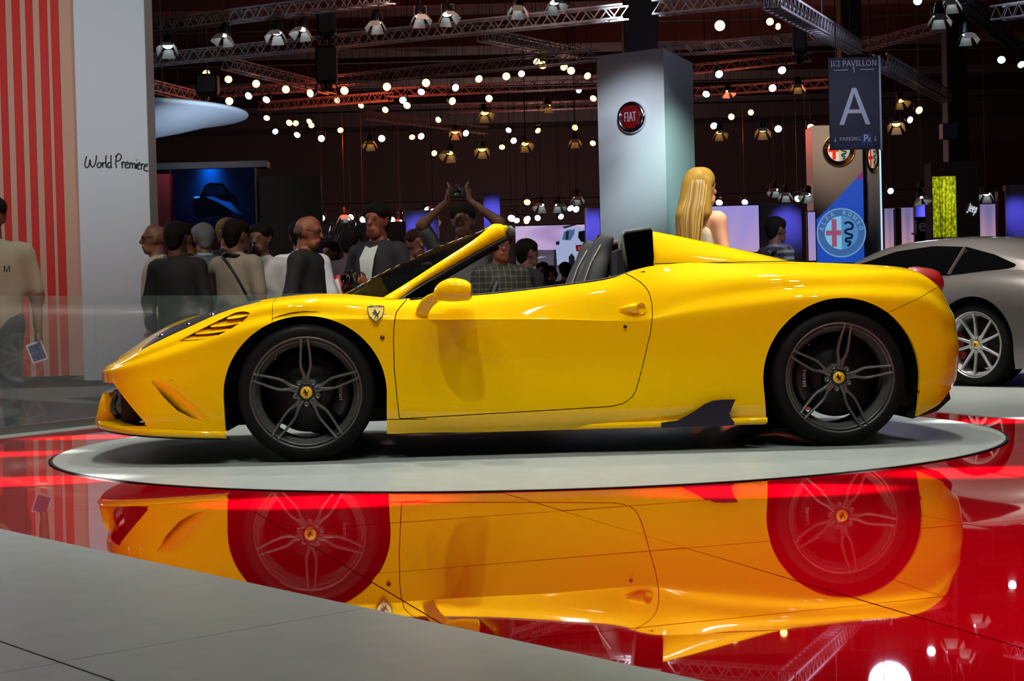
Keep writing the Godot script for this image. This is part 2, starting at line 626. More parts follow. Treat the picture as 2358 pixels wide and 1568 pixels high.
func arch_rear(p: Vector3) -> float:
	var dx := absf(p.x - 2.661)
	var dy := p.y - 0.335
	return (sqrt(dx * dx + pow(dy * 0.99, 2)) if dy > 0 else dx - dy * 0.07) - 0.400

func f_door(p: Vector3) -> float:
	if p.x < 0.3 or p.x > 1.85:
		return 0.2
	return sdf_poly(door_poly, Vector2(p.x, p.y)) - 0.0022

func f_in_door(p: Vector3) -> float:
	if p.x < 0.3 or p.x > 1.85:
		return -0.2
	return -sdf_poly(door_poly, Vector2(p.x, p.y)) - 0.0022

func f_bumper(p: Vector3) -> float:
	return -0.158 - p.x

func f_fender(p: Vector3) -> float:
	return minf(minf(p.x + 0.155, 0.6 - p.x), p.y - 0.2 + (p.x - 0.38) * 0.02)

func f_quarter(p: Vector3) -> float:
	return maxf(p.x - 0.6, minf(0.196 - p.y - (p.x - 0.38) * 0.02, p.x - 0.3))

func f_scoop(p: Vector3) -> float:
	if p.x < -0.9 or p.x > -0.35:
		return 0.3
	return sdf_poly(scoop_poly, Vector2(p.x, p.y))

func f_louvre(p: Vector3) -> float:
	if p.x < -0.75 or p.x > -0.15 or p.y < 0.5:
		return 0.3
	return sdf_poly(louvre_poly, Vector2(p.x, p.y))

func surf_z(g: Array, x: float, y: float) -> float:   # half-width of the body at that place of the side view
	var q := Vector2(x, y)
	for i in g.size() - 1:
		if maxf(g[i][20].x, g[i + 1][20].x) < x - 0.2 or minf(g[i][20].x, g[i + 1][20].x) > x + 0.2:
			continue
		for j in g[0].size() - 1:
			for t in [[g[i][j], g[i][j + 1], g[i + 1][j + 1]], [g[i][j], g[i + 1][j + 1], g[i + 1][j]]]:
				var a := Vector2(t[0].x, t[0].y)
				var b := Vector2(t[1].x, t[1].y) - a
				var c := Vector2(t[2].x, t[2].y) - a
				var den := b.cross(c)
				if absf(den) < 1e-9:
					continue
				var e := q - a
				var u := e.cross(c) / den
				var v := b.cross(e) / den
				if u >= -0.001 and v >= -0.001 and u + v <= 1.002:
					return t[0].z + (t[1].z - t[0].z) * u + (t[2].z - t[0].z) * v
	return 0.8

func f_mouth(p: Vector3) -> float:   # the opening under the nose
	var diagonal := (p.x + 0.965) * 0.73 + (p.y - 0.395) * 0.68
	return maxf(maxf(p.y - 0.405 - maxf(0.0, (p.x + 0.98)) * 0.3, diagonal), 0.195 - p.y)

func f_rear_bumper(p: Vector3) -> float:
	return minf(0.672 + (p.x - 2.93) * 0.40 - p.y, p.x - 2.66) - 0.0015

func f_not_rear_bumper(p: Vector3) -> float:
	return -minf(0.672 + (p.x - 2.93) * 0.40 - p.y, p.x - 2.66) - 0.0015

func f_tail_low(p: Vector3) -> float:
	var low := 0.125
	if p.x > 3.03:
		low = 0.125 + (p.x - 3.03) * 0.43
	if p.x > 3.19:
		low = 0.194 + (p.x - 3.19) * 0.95
	return p.y - minf(low, 0.30)

func clip_shell(st: SurfaceTool, g: Array, fns: Array, side: float, lip := 0.014) -> void:
	# keeps what lies where every function is positive; the cut edges get a lip turned inwards
	var vals := []
	for r in g:
		var vr := []
		for p in r:
			var v := PackedFloat32Array()
			for f in fns:
				v.append(f.call(p))
			vr.append(v)
		vals.append(vr)
	var segs := []
	for i in g.size() - 1:
		for j in g[0].size() - 1:
			for t in [[[i, j], [i, j + 1], [i + 1, j + 1]], [[i, j], [i + 1, j + 1], [i + 1, j]]]:
				var poly := []
				for q in t:
					poly.append([g[q[0]][q[1]], vals[q[0]][q[1]]])
				var gone := false
				for k in fns.size():
					var inside := 0
					for q in poly:
						if q[1][k] > 0:
							inside += 1
					if inside == 0:
						gone = true
						break
					if inside < poly.size():
						var out := []
						var cut := []
						for q in poly.size():
							var a: Array = poly[q]
							var b: Array = poly[(q + 1) % poly.size()]
							if a[1][k] > 0:
								out.append(a)
							if (a[1][k] > 0) != (b[1][k] > 0):
								var w: float = a[1][k] / (a[1][k] - b[1][k])
								var nv := PackedFloat32Array()
								for z in fns.size():
									nv.append(lerpf(a[1][z], b[1][z], w))
								var np := [(a[0] as Vector3).lerp(b[0], w), nv]
								out.append(np)
								cut.append(np)
						if cut.size() == 2:
							segs.append([cut[0], cut[1], k])
						poly = out
				if gone:
					continue
				for q in range(1, poly.size() - 1):
					if side > 0:
						tri(st, poly[0][0], poly[q][0], poly[q + 1][0])
					else:
						tri(st, flipz(poly[0][0]), flipz(poly[q + 1][0]), flipz(poly[q][0]))
	st.set_smooth_group(1)
	for s in segs:
		var a: Vector3 = s[0][0]
		var b: Vector3 = s[1][0]
		var ok := true
		for k in fns.size():
			if k != s[2] and (s[0][1][k] + s[1][1][k]) * 0.5 < -0.0005:
				ok = false
		if not ok or a.distance_to(b) < 1e-5:
			continue
		var ia := a + (Vector3(clampf(a.x, -0.5, 2.9), a.y, 0) - a).normalized() * lip
		var ib := b + (Vector3(clampf(b.x, -0.5, 2.9), b.y, 0) - b).normalized() * lip
		if side > 0:
			quad(st, a, b, ib, ia)
		else:
			quad(st, flipz(a), flipz(ia), flipz(ib), flipz(b))
	st.set_smooth_group(0)

func flipz(p: Vector3) -> Vector3:
	return Vector3(p.x, p.y, -p.z)

func body_rows() -> Array:
	var wrap := [
		[[-1.105, 0.20, 0.0], [-1.125, 0.27, 0.0], [-1.13, 0.36, 0.0], [-1.14, 0.445, 0.0], [-1.12, 0.475, 0.0], [-1.05, 0.505, 0.0]],
		[[-1.09, 0.20, 0.30], [-1.11, 0.27, 0.30], [-1.112, 0.36, 0.30], [-1.122, 0.448, 0.30], [-1.10, 0.478, 0.29], [-1.03, 0.512, 0.27]],
		[[-1.045, 0.19, 0.57], [-1.055, 0.27, 0.58], [-1.055, 0.36, 0.58], [-1.062, 0.455, 0.56], [-1.035, 0.488, 0.54], [-0.955, 0.54, 0.48]],
		[[-0.965, 0.18, 0.75], [-0.965, 0.27, 0.76], [-0.968, 0.36, 0.755], [-0.972, 0.470, 0.73], [-0.935, 0.515, 0.69], [-0.85, 0.592, 0.58]],
		[[-0.82, 0.165, 0.88], [-0.82, 0.26, 0.885], [-0.82, 0.37, 0.875], [-0.82, 0.500, 0.845], [-0.795, 0.575, 0.79], [-0.72, 0.662, 0.64]],
		[[-0.60, 0.15, 0.93], [-0.60, 0.25, 0.935], [-0.60, 0.40, 0.925], [-0.60, 0.56, 0.895], [-0.59, 0.655, 0.82], [-0.55, 0.725, 0.67]]]
	var straight := [
		[-0.40, 0.14, 0.95, 0.25, 0.955, 0.43, 0.950, 0.62, 0.925, 0.725, 0.85, 0.772, 0.69],
		[-0.20, 0.135, 0.955, 0.25, 0.96, 0.45, 0.960, 0.67, 0.945, 0.775, 0.87, 0.808, 0.70],
		[0.00, 0.13, 0.955, 0.25, 0.96, 0.45, 0.965, 0.69, 0.955, 0.795, 0.885, 0.826, 0.71],
		[0.20, 0.13, 0.95, 0.25, 0.955, 0.45, 0.960, 0.692, 0.955, 0.788, 0.89, 0.822, 0.73],
		[0.40, 0.125, 0.935, 0.24, 0.955, 0.45, 0.955, 0.690, 0.957, 0.768, 0.895, 0.80, 0.77],
		[0.60, 0.125, 0.93, 0.22, 0.955, 0.45, 0.950, 0.683, 0.958, 0.752, 0.908, 0.789, 0.845],
		[0.90, 0.12, 0.93, 0.22, 0.955, 0.45, 0.946, 0.677, 0.959, 0.757, 0.908, 0.802, 0.855],
		[1.20, 0.12, 0.93, 0.22, 0.957, 0.45, 0.943, 0.670, 0.959, 0.772, 0.908, 0.829, 0.855],
		[1.50, 0.12, 0.93, 0.22, 0.96, 0.45, 0.940, 0.655, 0.956, 0.795, 0.905, 0.862, 0.85],
		[1.70, 0.12, 0.93, 0.22, 0.96, 0.45, 0.942, 0.652, 0.956, 0.815, 0.895, 0.918, 0.82],
		[1.90, 0.12, 0.935, 0.22, 0.96, 0.45, 0.950, 0.675, 0.962, 0.840, 0.885, 0.937, 0.76],
		[2.15, 0.12, 0.945, 0.22, 0.965, 0.45, 0.962, 0.700, 0.972, 0.860, 0.888, 0.936, 0.73],
		[2.45, 0.12, 0.95, 0.22, 0.97, 0.45, 0.972, 0.730, 0.977, 0.868, 0.885, 0.932, 0.71],
		[2.70, 0.125, 0.95, 0.22, 0.97, 0.45, 0.975, 0.740, 0.970, 0.865, 0.87, 0.920, 0.69],
		[2.95, 0.13, 0.935, 0.24, 0.955, 0.45, 0.958, 0.725, 0.945, 0.868, 0.84, 0.903, 0.68],
		[3.10, 0.14, 0.895, 0.25, 0.925, 0.45, 0.928, 0.715, 0.905, 0.850, 0.81, 0.882, 0.67]]
	var tail := [
		[[3.19, 0.18, 0.84], [3.215, 0.28, 0.87], [3.235, 0.45, 0.87], [3.225, 0.65, 0.845], [3.205, 0.795, 0.775], [3.175, 0.848, 0.655]],
		[[3.29, 0.22, 0.70], [3.32, 0.32, 0.72], [3.335, 0.47, 0.72], [3.32, 0.63, 0.70], [3.28, 0.745, 0.65], [3.245, 0.79, 0.57]],
		[[3.37, 0.24, 0.40], [3.40, 0.33, 0.40], [3.41, 0.47, 0.40], [3.40, 0.63, 0.40], [3.36, 0.73, 0.38], [3.31, 0.765, 0.36]],
		[[3.385, 0.24, 0.0], [3.415, 0.33, 0.0], [3.425, 0.47, 0.0], [3.415, 0.63, 0.0], [3.38, 0.73, 0.0], [3.33, 0.765, 0.0]]]
	var rows := []
	for r in wrap:
		rows.append(r)
	for s in straight:
		var r := []
		for k in 6:
			r.append([s[0], s[1 + k * 2], s[2 + k * 2]])
		rows.append(r)
	for r in tail:
		rows.append(r)
	var out := []
	for i in rows.size():
		var p := []
		for q in rows[i]:
			p.append(Vector3(q[0], q[1], q[2]))
		# the crease along the door is tight, elsewhere the shoulder is round
		var x: float = p[3].x
		var w := clampf((x + 0.1) / 0.5, 0, 1) * clampf((2.0 - x) / 0.4, 0, 1)
		var k := lerpf(0.55, 0.90, w)
		out.append(PackedVector3Array([p[0], p[1], p[2], p[2].lerp(p[3], k), p[3], p[3].lerp(p[4], 1.0 - k), p[4], p[5]]))
	return out

func scoop_panel(car: Node, g: Array, s: float) -> void:
	# behind the bumper's blade the surface is drawn in, and comes out again towards the wheel
	var rows := []
	for a in 19:
		var t := a / 18.0 * (BLADE.size() - 1)
		var i := mini(int(t), BLADE.size() - 2)
		var f := t - i
		var l := Vector2(lerpf(BLADE[i][0], BLADE[i + 1][0], f), lerpf(BLADE[i][1], BLADE[i + 1][1], f))
		var r := Vector2(lerpf(BLADE_OUT[i][0], BLADE_OUT[i + 1][0], f), lerpf(BLADE_OUT[i][1], BLADE_OUT[i + 1][1], f))
		var row := PackedVector3Array()
		var deep := 0.046 * sin(PI * clampf(a / 18.0, 0.02, 0.98))
		for b in 13:
			var u := b / 12.0
			var q := l.lerp(r, u)
			row.append(Vector3(q.x, q.y, (surf_z(g, q.x, q.y) - deep * pow(1.0 - u, 2.2)) * s))
		rows.append(row)
	var st := sm()
	grid(st, rows, s < 0)
	part(st, "bumper_scoop", M.paint, car)

func build_sports_car() -> void:
	door_poly = v2(DOOR)
	scoop_poly = v2(BLADE)
	for k in range(BLADE_OUT.size() - 1, -1, -1):
		scoop_poly.append(Vector2(BLADE_OUT[k][0], BLADE_OUT[k][1]))
	louvre_poly = v2(LOUVRE)
	var car := thing("sports_car", "bright yellow open-top two-seat sports car on the white turntable", "car", Vector3(-1.0633, 0, -8.6153), 0.0485)
	var rows := body_rows()
	var g := dense(rows, 12, 7)
	var deep := []
	for r in g:
		var row := PackedVector3Array()
		for p in r:
			row.append(p + (Vector3(clampf(p.x, -0.3, 2.7), p.y, 0) - p).normalized() * 0.02)
		deep.append(row)
	for s in [1.0, -1.0]:
		var st := sm()
		clip_shell(st, g, [f_bumper, arch_front, f_mouth, f_scoop, f_louvre], s, 0.02)
		part(st, "front_bumper", M.paint, car)
		scoop_panel(car, g, s)
		st = sm()
		clip_shell(st, g, [f_fender, arch_front, f_door], s, 0.02)
		part(st, "front_fender", M.paint, car)
		st = sm()
		clip_shell(st, g, [f_in_door], s)
		var door := part(st, "door", M.paint, car)
		door_details(door, s)
		st = sm()
		clip_shell(st, g, [f_quarter, f_door, arch_front, arch_rear, f_not_rear_bumper], s, 0.02)
		part(st, "rear_quarter_panel", M.paint, car)
		st = sm()
		clip_shell(st, g, [f_rear_bumper, arch_rear, f_tail_low], s, 0.02)
		part(st, "rear_bumper", M.paint, car)
		st = sm()
		clip_shell(st, deep, [arch_front, arch_rear, f_mouth, f_tail_low, f_louvre, f_scoop], s, 0.002)
		part(st, "inner_shell", M.black, car)
	hood_and_deck(car, rows)
	front_details(car, g)
	cockpit(car)
	mirror(car, 1.0)
	mirror(car, -1.0)
	chassis(car)
	for w in [[0.0, 0.955, 0.339, 0.245, 0.0, 1.0], [2.65, 0.96, 0.341, 0.30, -10.0, -1.0]]:
		for s in [1.0, -1.0]:
			var wheel := group_node("wheel", car, Vector3(w[0], float(w[2]) + 0.001, w[1] * s))
			make_wheel(wheel, w[2], w[3], deg_to_rad(w[4]), w[5])
			if s < 0:
				wheel.rotation.y = PI

func door_details(door: Node, s: float) -> void:
	# handle blade over a round hollow, and the lock
	var st := sm()
	var rings := []
	for k in [[1.552, 0.711, 0.003, 0.002], [1.575, 0.712, 0.012, 0.008], [1.61, 0.713, 0.022, 0.014], [1.635, 0.714, 0.028, 0.018], [1.642, 0.714, 0.026, 0.016]]:
		var ring := PackedVector3Array()
		for a in 12:
			var t := TAU * a / 12
			ring.append(Vector3(k[0], k[1] + sin(t) * k[2], (0.948 + (k[0] - 1.55) * 0.03 + cos(t) * k[3]) * s))
		rings.append(ring)
	rings_mesh(st, rings, true, s > 0)
	part(st, "door_handle", M.paint, door)
	st = sm()
	lathe(st, [Vector2(0.0, -0.010), Vector2(0.018, -0.008), Vector2(0.026, -0.002), Vector2(0.029, 0.004), Vector2(0.0305, 0.002), Vector2(0.031, -0.006)], 24, Vector3(1.663, 0.712, 0.9465 * s), Basis(Vector3(s * 0.8, 0, 0), Vector3(0, 1, 0), Vector3(0, 0, s)), true)
	part(st, "handle_hollow", M.paint, door)
	st = sm()
	lathe(st, [Vector2(0.0, 0.004), Vector2(0.007, 0.004), Vector2(0.0095, 0.001), Vector2(0.0095, -0.006)], 16, Vector3(1.58, 0.624, 0.957 * s), Basis(Vector3(s, 0, 0), Vector3(0, 1, 0), Vector3(0, 0, s)), true)
	part(st, "lock", M.rim_dark, door)

func hood_and_deck(car: Node, rows: Array) -> void:
	# bonnet from the crest of the wings to the middle
	var hood := []
	var mid := [0.505, 0.525, 0.575, 0.642, 0.705, 0.75, 0.778, 0.79, 0.80, 0.805, 0.805]
	for i in 11:
		var e: Vector3 = rows[i][7]
		var r := []
		for t in [1.0, 0.82, 0.5, 0.25, 0.0]:
			r.append(Vector3(e.x - 0.05 * (1.0 - t) * (1.0 - t), lerpf(mid[i], e.y, t * t), e.z * t))
		hood.append(PackedVector3Array(r))
	var hg := dense(hood, 6, 4)
	var st := sm()
	grid(st, hg)
	var far := []
	for r in hg:
		var q := PackedVector3Array()
		for p in r:
			q.append(flipz(p))
		far.append(q)
	grid(st, far, true)
	part(st, "bonnet", M.paint, car)
	# rear deck with the engine cover
	var deck := []
	var dm := [0.86, 0.88, 0.885, 0.88, 0.865, 0.85, 0.83, 0.80, 0.775, 0.765, 0.765]
	for i in range(15, 26):
		var e: Vector3 = rows[i][7]
		var r := []
		for t in [1.0, 0.8, 0.5, 0.25, 0.0]:
			r.append(Vector3(e.x, lerpf(dm[i - 15], e.y, t * t), e.z * t))
		deck.append(PackedVector3Array(r))
	var dg := dense(deck, 5, 4)
	st = sm()
	grid(st, dg)
	far = []
	for r in dg:
		var q := PackedVector3Array()
		for p in r:
			q.append(flipz(p))
		far.append(q)
	grid(st, far, true)
	part(st, "rear_deck", M.paint, car)
	# the two flying buttresses behind the seats
	for s in [1.0, -1.0]:
		var hump := []
		for k in [[1.762, 1.115, 0.735, 0.28, 0.615], [1.90, 1.086, 0.735, 0.27, 0.61], [2.05, 1.052, 0.735, 0.27, 0.60], [2.25, 1.004, 0.735, 0.28, 0.59], [2.42, 0.962, 0.73, 0.30, 0.58], [2.56, 0.925, 0.70, 0.34, 0.55]]:
			var x: float = k[0]
			var top: float = k[1]
			var base := 0.935 - (x - 1.76) * 0.02
			hump.append(PackedVector3Array([Vector3(x, base - 0.04, (k[2] + 0.005) * s), Vector3(x, lerpf(base, top, 0.3), (k[2] - 0.022) * s), Vector3(x, lerpf(base, top, 0.75), (lerpf(k[2], k[4], 0.62)) * s), Vector3(x, lerpf(base, top, 0.96), k[4] * s), Vector3(x, top, (k[4] - 0.07) * s), Vector3(x, lerpf(base, top, 0.9), (k[3] + 0.09) * s), Vector3(x, lerpf(base, top, 0.5), (k[3] + 0.03) * s), Vector3(x, base - 0.06, k[3] * s)]))
		st = sm()
		grid(st, dense(hump, 5, 4), s < 0)
		var b := part(st, "buttress", M.paint, car)
		# dark front face of the buttress, behind the seat
		st = sm()
		var h0: PackedVector3Array = spline(hump[0], 4)
		var c := Vector3(1.757, 0.98, 0.5 * s)
		for i in h0.size() - 1:
			var u := h0[i] - Vector3(0.004, 0, 0)
			var v := h0[i + 1] - Vector3(0.004, 0, 0)
			if s > 0:
				tri(st, c, u, v)
			else:
				tri(st, c, v, u)
		part(st, "buttress_face", M.black, b)
		# shut line below the buttress
		st = sm(false)
		bar(st, Vector3(1.765, 0.938, 0.745 * s), Vector3(2.50, 0.934, 0.735 * s), 0.006, 0.004)
		part(st, "shut_line", M.black, b)

func front_details(car: Node, g: Array) -> void:
	# long dark headlamp glass lying on the wing, and louvres behind it; both follow the body surface
	for s in [1.0, -1.0]:
		var st := sm()
		var rowsn := []
		var first := 43
		var last := 82
		for i in range(first, last + 1):
			var t := float(i - first) / (last - first)
			var r := PackedVector3Array()
			var lo := 43.0 + 3.6 * t
			for k in 7:
				var f := lerpf(lo, 49.0, k / 6.0)
				var j := mini(int(f), 48)
				var p: Vector3 = g[i][j].lerp(g[i][j + 1], f - j)
				p += Vector3(-0.12, 0.75, 0.35) * 0.007 * (0.35 if k == 0 or i == first or i == last else 1.0)
				r.append(p if s > 0 else flipz(p))
			rowsn.append(r)
		grid(st, rowsn, s < 0)
		var lamp := part(st, "headlamp", M.headlamp, car)
		for k in 3:
			st = sm()
			var i2 := first + 6 + k * 9
			var c: Vector3 = g[i2][46] + Vector3(0, -0.002, 0)
			lathe(st, [Vector2(0.0, 0.012), Vector2(0.012, 0.010), Vector2(0.017, 0.0)], 14, c if s > 0 else flipz(c), Basis(Vector3(1, 0, 0), Vector3(0, 0, -1), Vector3(0, 1, 0)), true)
			part(st, "reflector", M.chrome, lamp)
		# louvres: a painted hollow with four stepped blades
		st = sm()
		var bowl := []
		for a in 9:
			var r := PackedVector3Array()
			for b in 5:
				var x := lerpf(-0.65, -0.25, a / 8.0)
				var y := lerpf(lerpf(0.585, 0.69, a / 8.0), lerpf(0.64, 0.765, a / 8.0), b / 4.0)
				r.append(Vector3(x, y, (surf_z(g, x, y) - 0.042) * s))
			bowl.append(r)
		grid(st, bowl, s < 0)
		part(st, "louvre_hollow", M.paint, car)
		for k in [[-0.612, -0.43, 0.612, 0.632], [-0.545, -0.372, 0.640, 0.664], [-0.468, -0.315, 0.674, 0.698], [-0.385, -0.272, 0.712, 0.742]]:
			st = sm()
			var top := PackedVector3Array()
			var edge := PackedVector3Array()
			var under := PackedVector3Array()
			for a in 7:
				var x := lerpf(k[0], k[1], a / 6.0)
				var y0: float = float(k[2]) + 0.016 * pow(a / 6.0, 2)
				var y1: float = float(k[3]) + 0.010 * a / 6.0
				var z0 := surf_z(g, x, y0)
				var fade := 1.0 - 0.75 * pow(1.0 - a / 6.0, 2)
				edge.append(Vector3(x, y0, (z0 - 0.002) * s))
				top.append(Vector3(x, y1, (surf_z(g, x, y1) - 0.040 * fade) * s))
				under.append(Vector3(x, y0 - 0.004, (z0 - 0.040) * s))
			grid(st, [under, edge], s > 0)
			st.set_smooth_group(1)
			grid(st, [edge, top], s > 0)
			part(st, "louvre", M.paint, car)
		# shield badge on the wing
		var sh := PackedVector2Array()
		for q in [[-0.042, 0.04], [-0.02, 0.045], [0.0, 0.043], [0.02, 0.045], [0.042, 0.04], [0.041, 0.015], [0.033, -0.012], [0.018, -0.032], [0.0, -0.046], [-0.018, -0.032], [-0.033, -0.012], [-0.041, 0.015]]:
			sh.append(Vector2(q[0], q[1]))
		var tilt := Basis.from_euler(Vector3(-0.42 * s, 0 if s > 0 else PI, 0)) if s > 0 else Basis.from_euler(Vector3(0, PI, 0)) * Basis.from_euler(Vector3(-0.42, 0, 0))
		var badge := group_node("shield_badge", car, Vector3(0.352, 0.718, 0.951 * s))
		badge.basis = tilt
		st = sm(false)
		extrude(st, sh, -0.012, 0.004)
		part(st, "rim", M.chrome, badge)
		var inner := PackedVector2Array()
		for q in sh:
			inner.append(q * 0.9)
		st = sm(false)
		extrude(st, inner, -0.004, 0.0055)
		part(st, "field", mat(lin(0.75, 0.62, 0.08), 0.3), badge)
		horse(badge, Vector3(-0.018, -0.026, 0.006), 0.05, "horse_emblem")
		for k in 3:
			st = sm(false)
			box(st, Vector3(-0.024 + k * 0.024, 0.0365, 0.006), Vector3(0.024, 0.005, 0.001))
			part(st, "top_band", [mat(Color(0.0, 0.35, 0.12)), M.white_print, mat(Color(0.7, 0.05, 0.05))][k], badge)
		text_part("S F", 0.02, 0.0015, M.black, "letters", badge, Vector3(0.0, -0.031, 0.006), Basis.IDENTITY.scaled(Vector3(0.8, 0.8, 1)))
		# side marker
		st = sm()
		lathe(st, [Vector2(0.0, 0.008), Vector2(0.008, 0.006), Vector2(0.0115, 0.0), Vector2(0.0125, -0.004)], 18, Vector3(0.381, 0.602, 0.957 * s), Basis(Vector3(s, 0, 0), Vector3(0, 1, 0), Vector3(0, 0, s)), true)
		part(st, "side_marker", mat(Color(0.35, 0.10, 0.03), 0.08), car)
		# tail lamp
		st = sm()
		lathe(st, [Vector2(0.04, -0.13), Vector2(0.062, -0.10), Vector2(0.072, -0.05), Vector2(0.072, 0.02), Vector2(0.064, 0.05), Vector2(0.04, 0.068), Vector2(0.0, 0.074)], 28, Vector3(3.222, 0.812, 0.60 * s), Basis(Vector3(0, 0, -1), Vector3(0, 1, 0), Vector3(1, -0.18, 0)))
		part(st, "tail_lamp", M.red_lamp, car)
		# carbon fin ahead of the rear wheel
		st = sm(false)
		extrude(st, v2([[1.744, 0.120], [1.744, 0.146], [1.826, 0.154], [1.87, 0.176], [1.914, 0.201], [1.96, 0.230], [2.002, 0.247], [2.05, 0.251], [2.116, 0.250], [2.085, 0.182], [2.090, 0.160], [2.107, 0.140], [2.107, 0.122]]), 0.984 if s > 0 else -0.99, 0.99 if s > 0 else -0.984)
		part(st, "side_fin", M.carbon, car)
		# sill blade the fin stands on
		st = sm()
		var sill := []
		for k in [[1.30, 0.93, 0.128], [1.55, 0.965, 0.130], [1.72, 0.982, 0.132], [1.80, 0.965, 0.133], [2.05, 0.965, 0.136], [2.12, 0.985, 0.137], [2.275, 0.985, 0.138]]:
			sill.append(PackedVector3Array([Vector3(k[0], k[2] + 0.022, 0.93 * s), Vector3(k[0], k[2] + 0.016, (k[1] - 0.004) * s), Vector3(k[0], k[2], k[1] * s), Vector3(k[0], k[2] - 0.010, (k[1] - 0.006) * s), Vector3(k[0], k[2] - 0.012, 0.90 * s)]))
		grid(st, dense(sill, 4, 2), s > 0)
		part(st, "sill_blade", M.paint, car)
	# splitter and the upturned lip under the nose
	var plan := [[-1.175, 0.0], [-1.168, 0.2], [-1.145, 0.4], [-1.105, 0.58], [-1.02, 0.730], [-0.915, 0.836], [-0.785, 0.907], [-0.6, 0.952], [-0.40, 0.966]]
	var sp := []
	for k in range(plan.size() - 1, -1, -1):
		sp.append(Vector3(plan[k][0], 0, plan[k][1]))
	for k in range(1, plan.size()):
		sp.append(Vector3(plan[k][0], 0, -plan[k][1]))
	var edge := spline(sp, 4)
	var rw := []
	for p in edge:
		var inn := Vector3(lerpf(p.x, -0.45, 0.25), 0, p.z * 0.86)
		var low := clampf((p.x + 1.14) / 0.74, 0, 1)
		var y := lerpf(0.205, 0.142, sqrt(low))
		rw.append(PackedVector3Array([Vector3(inn.x, y + 0.022, inn.z), Vector3(p.x + 0.015, y + 0.02, p.z * 0.99), Vector3(p.x, y + 0.004, p.z), Vector3(p.x + 0.012, y - 0.014, p.z * 0.992), Vector3(inn.x, y - 0.02, inn.z)]))
	var st2 := sm()
	grid(st2, rw, true)
	part(st2, "splitter", M.paint, car)
	rw = []
	for p in edge:
		var low := clampf((p.x + 1.14) / 0.74, 0, 1)
		var y := lerpf(0.185, 0.126, sqrt(low))
		var inn := Vector3(lerpf(p.x, -0.45, 0.3), 0, p.z * 0.8)
		rw.append(PackedVector3Array([Vector3(p.x + 0.02, y + 0.01, p.z * 0.985), Vector3(p.x + 0.022, y - 0.008, p.z * 0.98), Vector3(inn.x, y - 0.008, inn.z)]))
	st2 = sm()
	grid(st2, rw, true)
	part(st2, "splitter_underside", M.black, car)
	# upturned lip
	rw = []
	for k in range(0, 25):
		var t := -1.0 + k / 12.0
		var z := 0.60 * t
		var x := -1.165 + 0.07 * t * t
		rw.append(PackedVector3Array([Vector3(x + 0.10, 0.215, z), Vector3(x + 0.075, 0.245, z), Vector3(x + 0.075, 0.30, z), Vector3(x + 0.095, 0.345, z), Vector3(x + 0.09, 0.353, z), Vector3(x + 0.035, 0.345, z), Vector3(x + 0.018, 0.30, z), Vector3(x, 0.228, z), Vector3(x + 0.012, 0.207, z), Vector3(x + 0.10, 0.205, z)]))
	st2 = sm()
	rings_mesh(st2, rw, true, true)
	part(st2, "front_lip", M.paint, car)
	# dark mesh behind the mouth
	st2 = sm(false)
	box(st2, Vector3(-0.80, 0.31, 0), Vector3(0.30, 0.20, 1.40))
	part(st2, "grille", M.black, car)

func horse(parent: Node, where: Vector3, size: float, called: String) -> void:
	var p := v2([[0.18, 0.80], [0.27, 0.93], [0.33, 1.0], [0.42, 0.90], [0.50, 0.78], [0.60, 0.62], [0.68, 0.50], [0.80, 0.64], [0.92, 0.82], [1.0, 0.75], [0.90, 0.62], [0.84, 0.46], [0.76, 0.38], [0.74, 0.30], [0.80, 0.20], [0.74, 0.10], [0.78, 0.0], [0.66, 0.0], [0.66, 0.12], [0.60, 0.22], [0.54, 0.26], [0.44, 0.14], [0.40, 0.0], [0.28, 0.0], [0.34, 0.10], [0.38, 0.24], [0.44, 0.36], [0.40, 0.44], [0.26, 0.40], [0.14, 0.32], [0.08, 0.38], [0.20, 0.48], [0.32, 0.52], [0.30, 0.58], [0.16, 0.58], [0.04, 0.54], [0.02, 0.62], [0.16, 0.68], [0.30, 0.70], [0.30, 0.76], [0.22, 0.74]])
	var q := PackedVector2Array()
	for k in p:
		q.append(Vector2(k.x * 0.8, k.y) * size)
	var st := sm(false)
	extrude(st, q, -0.001, 0.0012)
	var o := part(st, called, M.black, parent)
	o.position = where

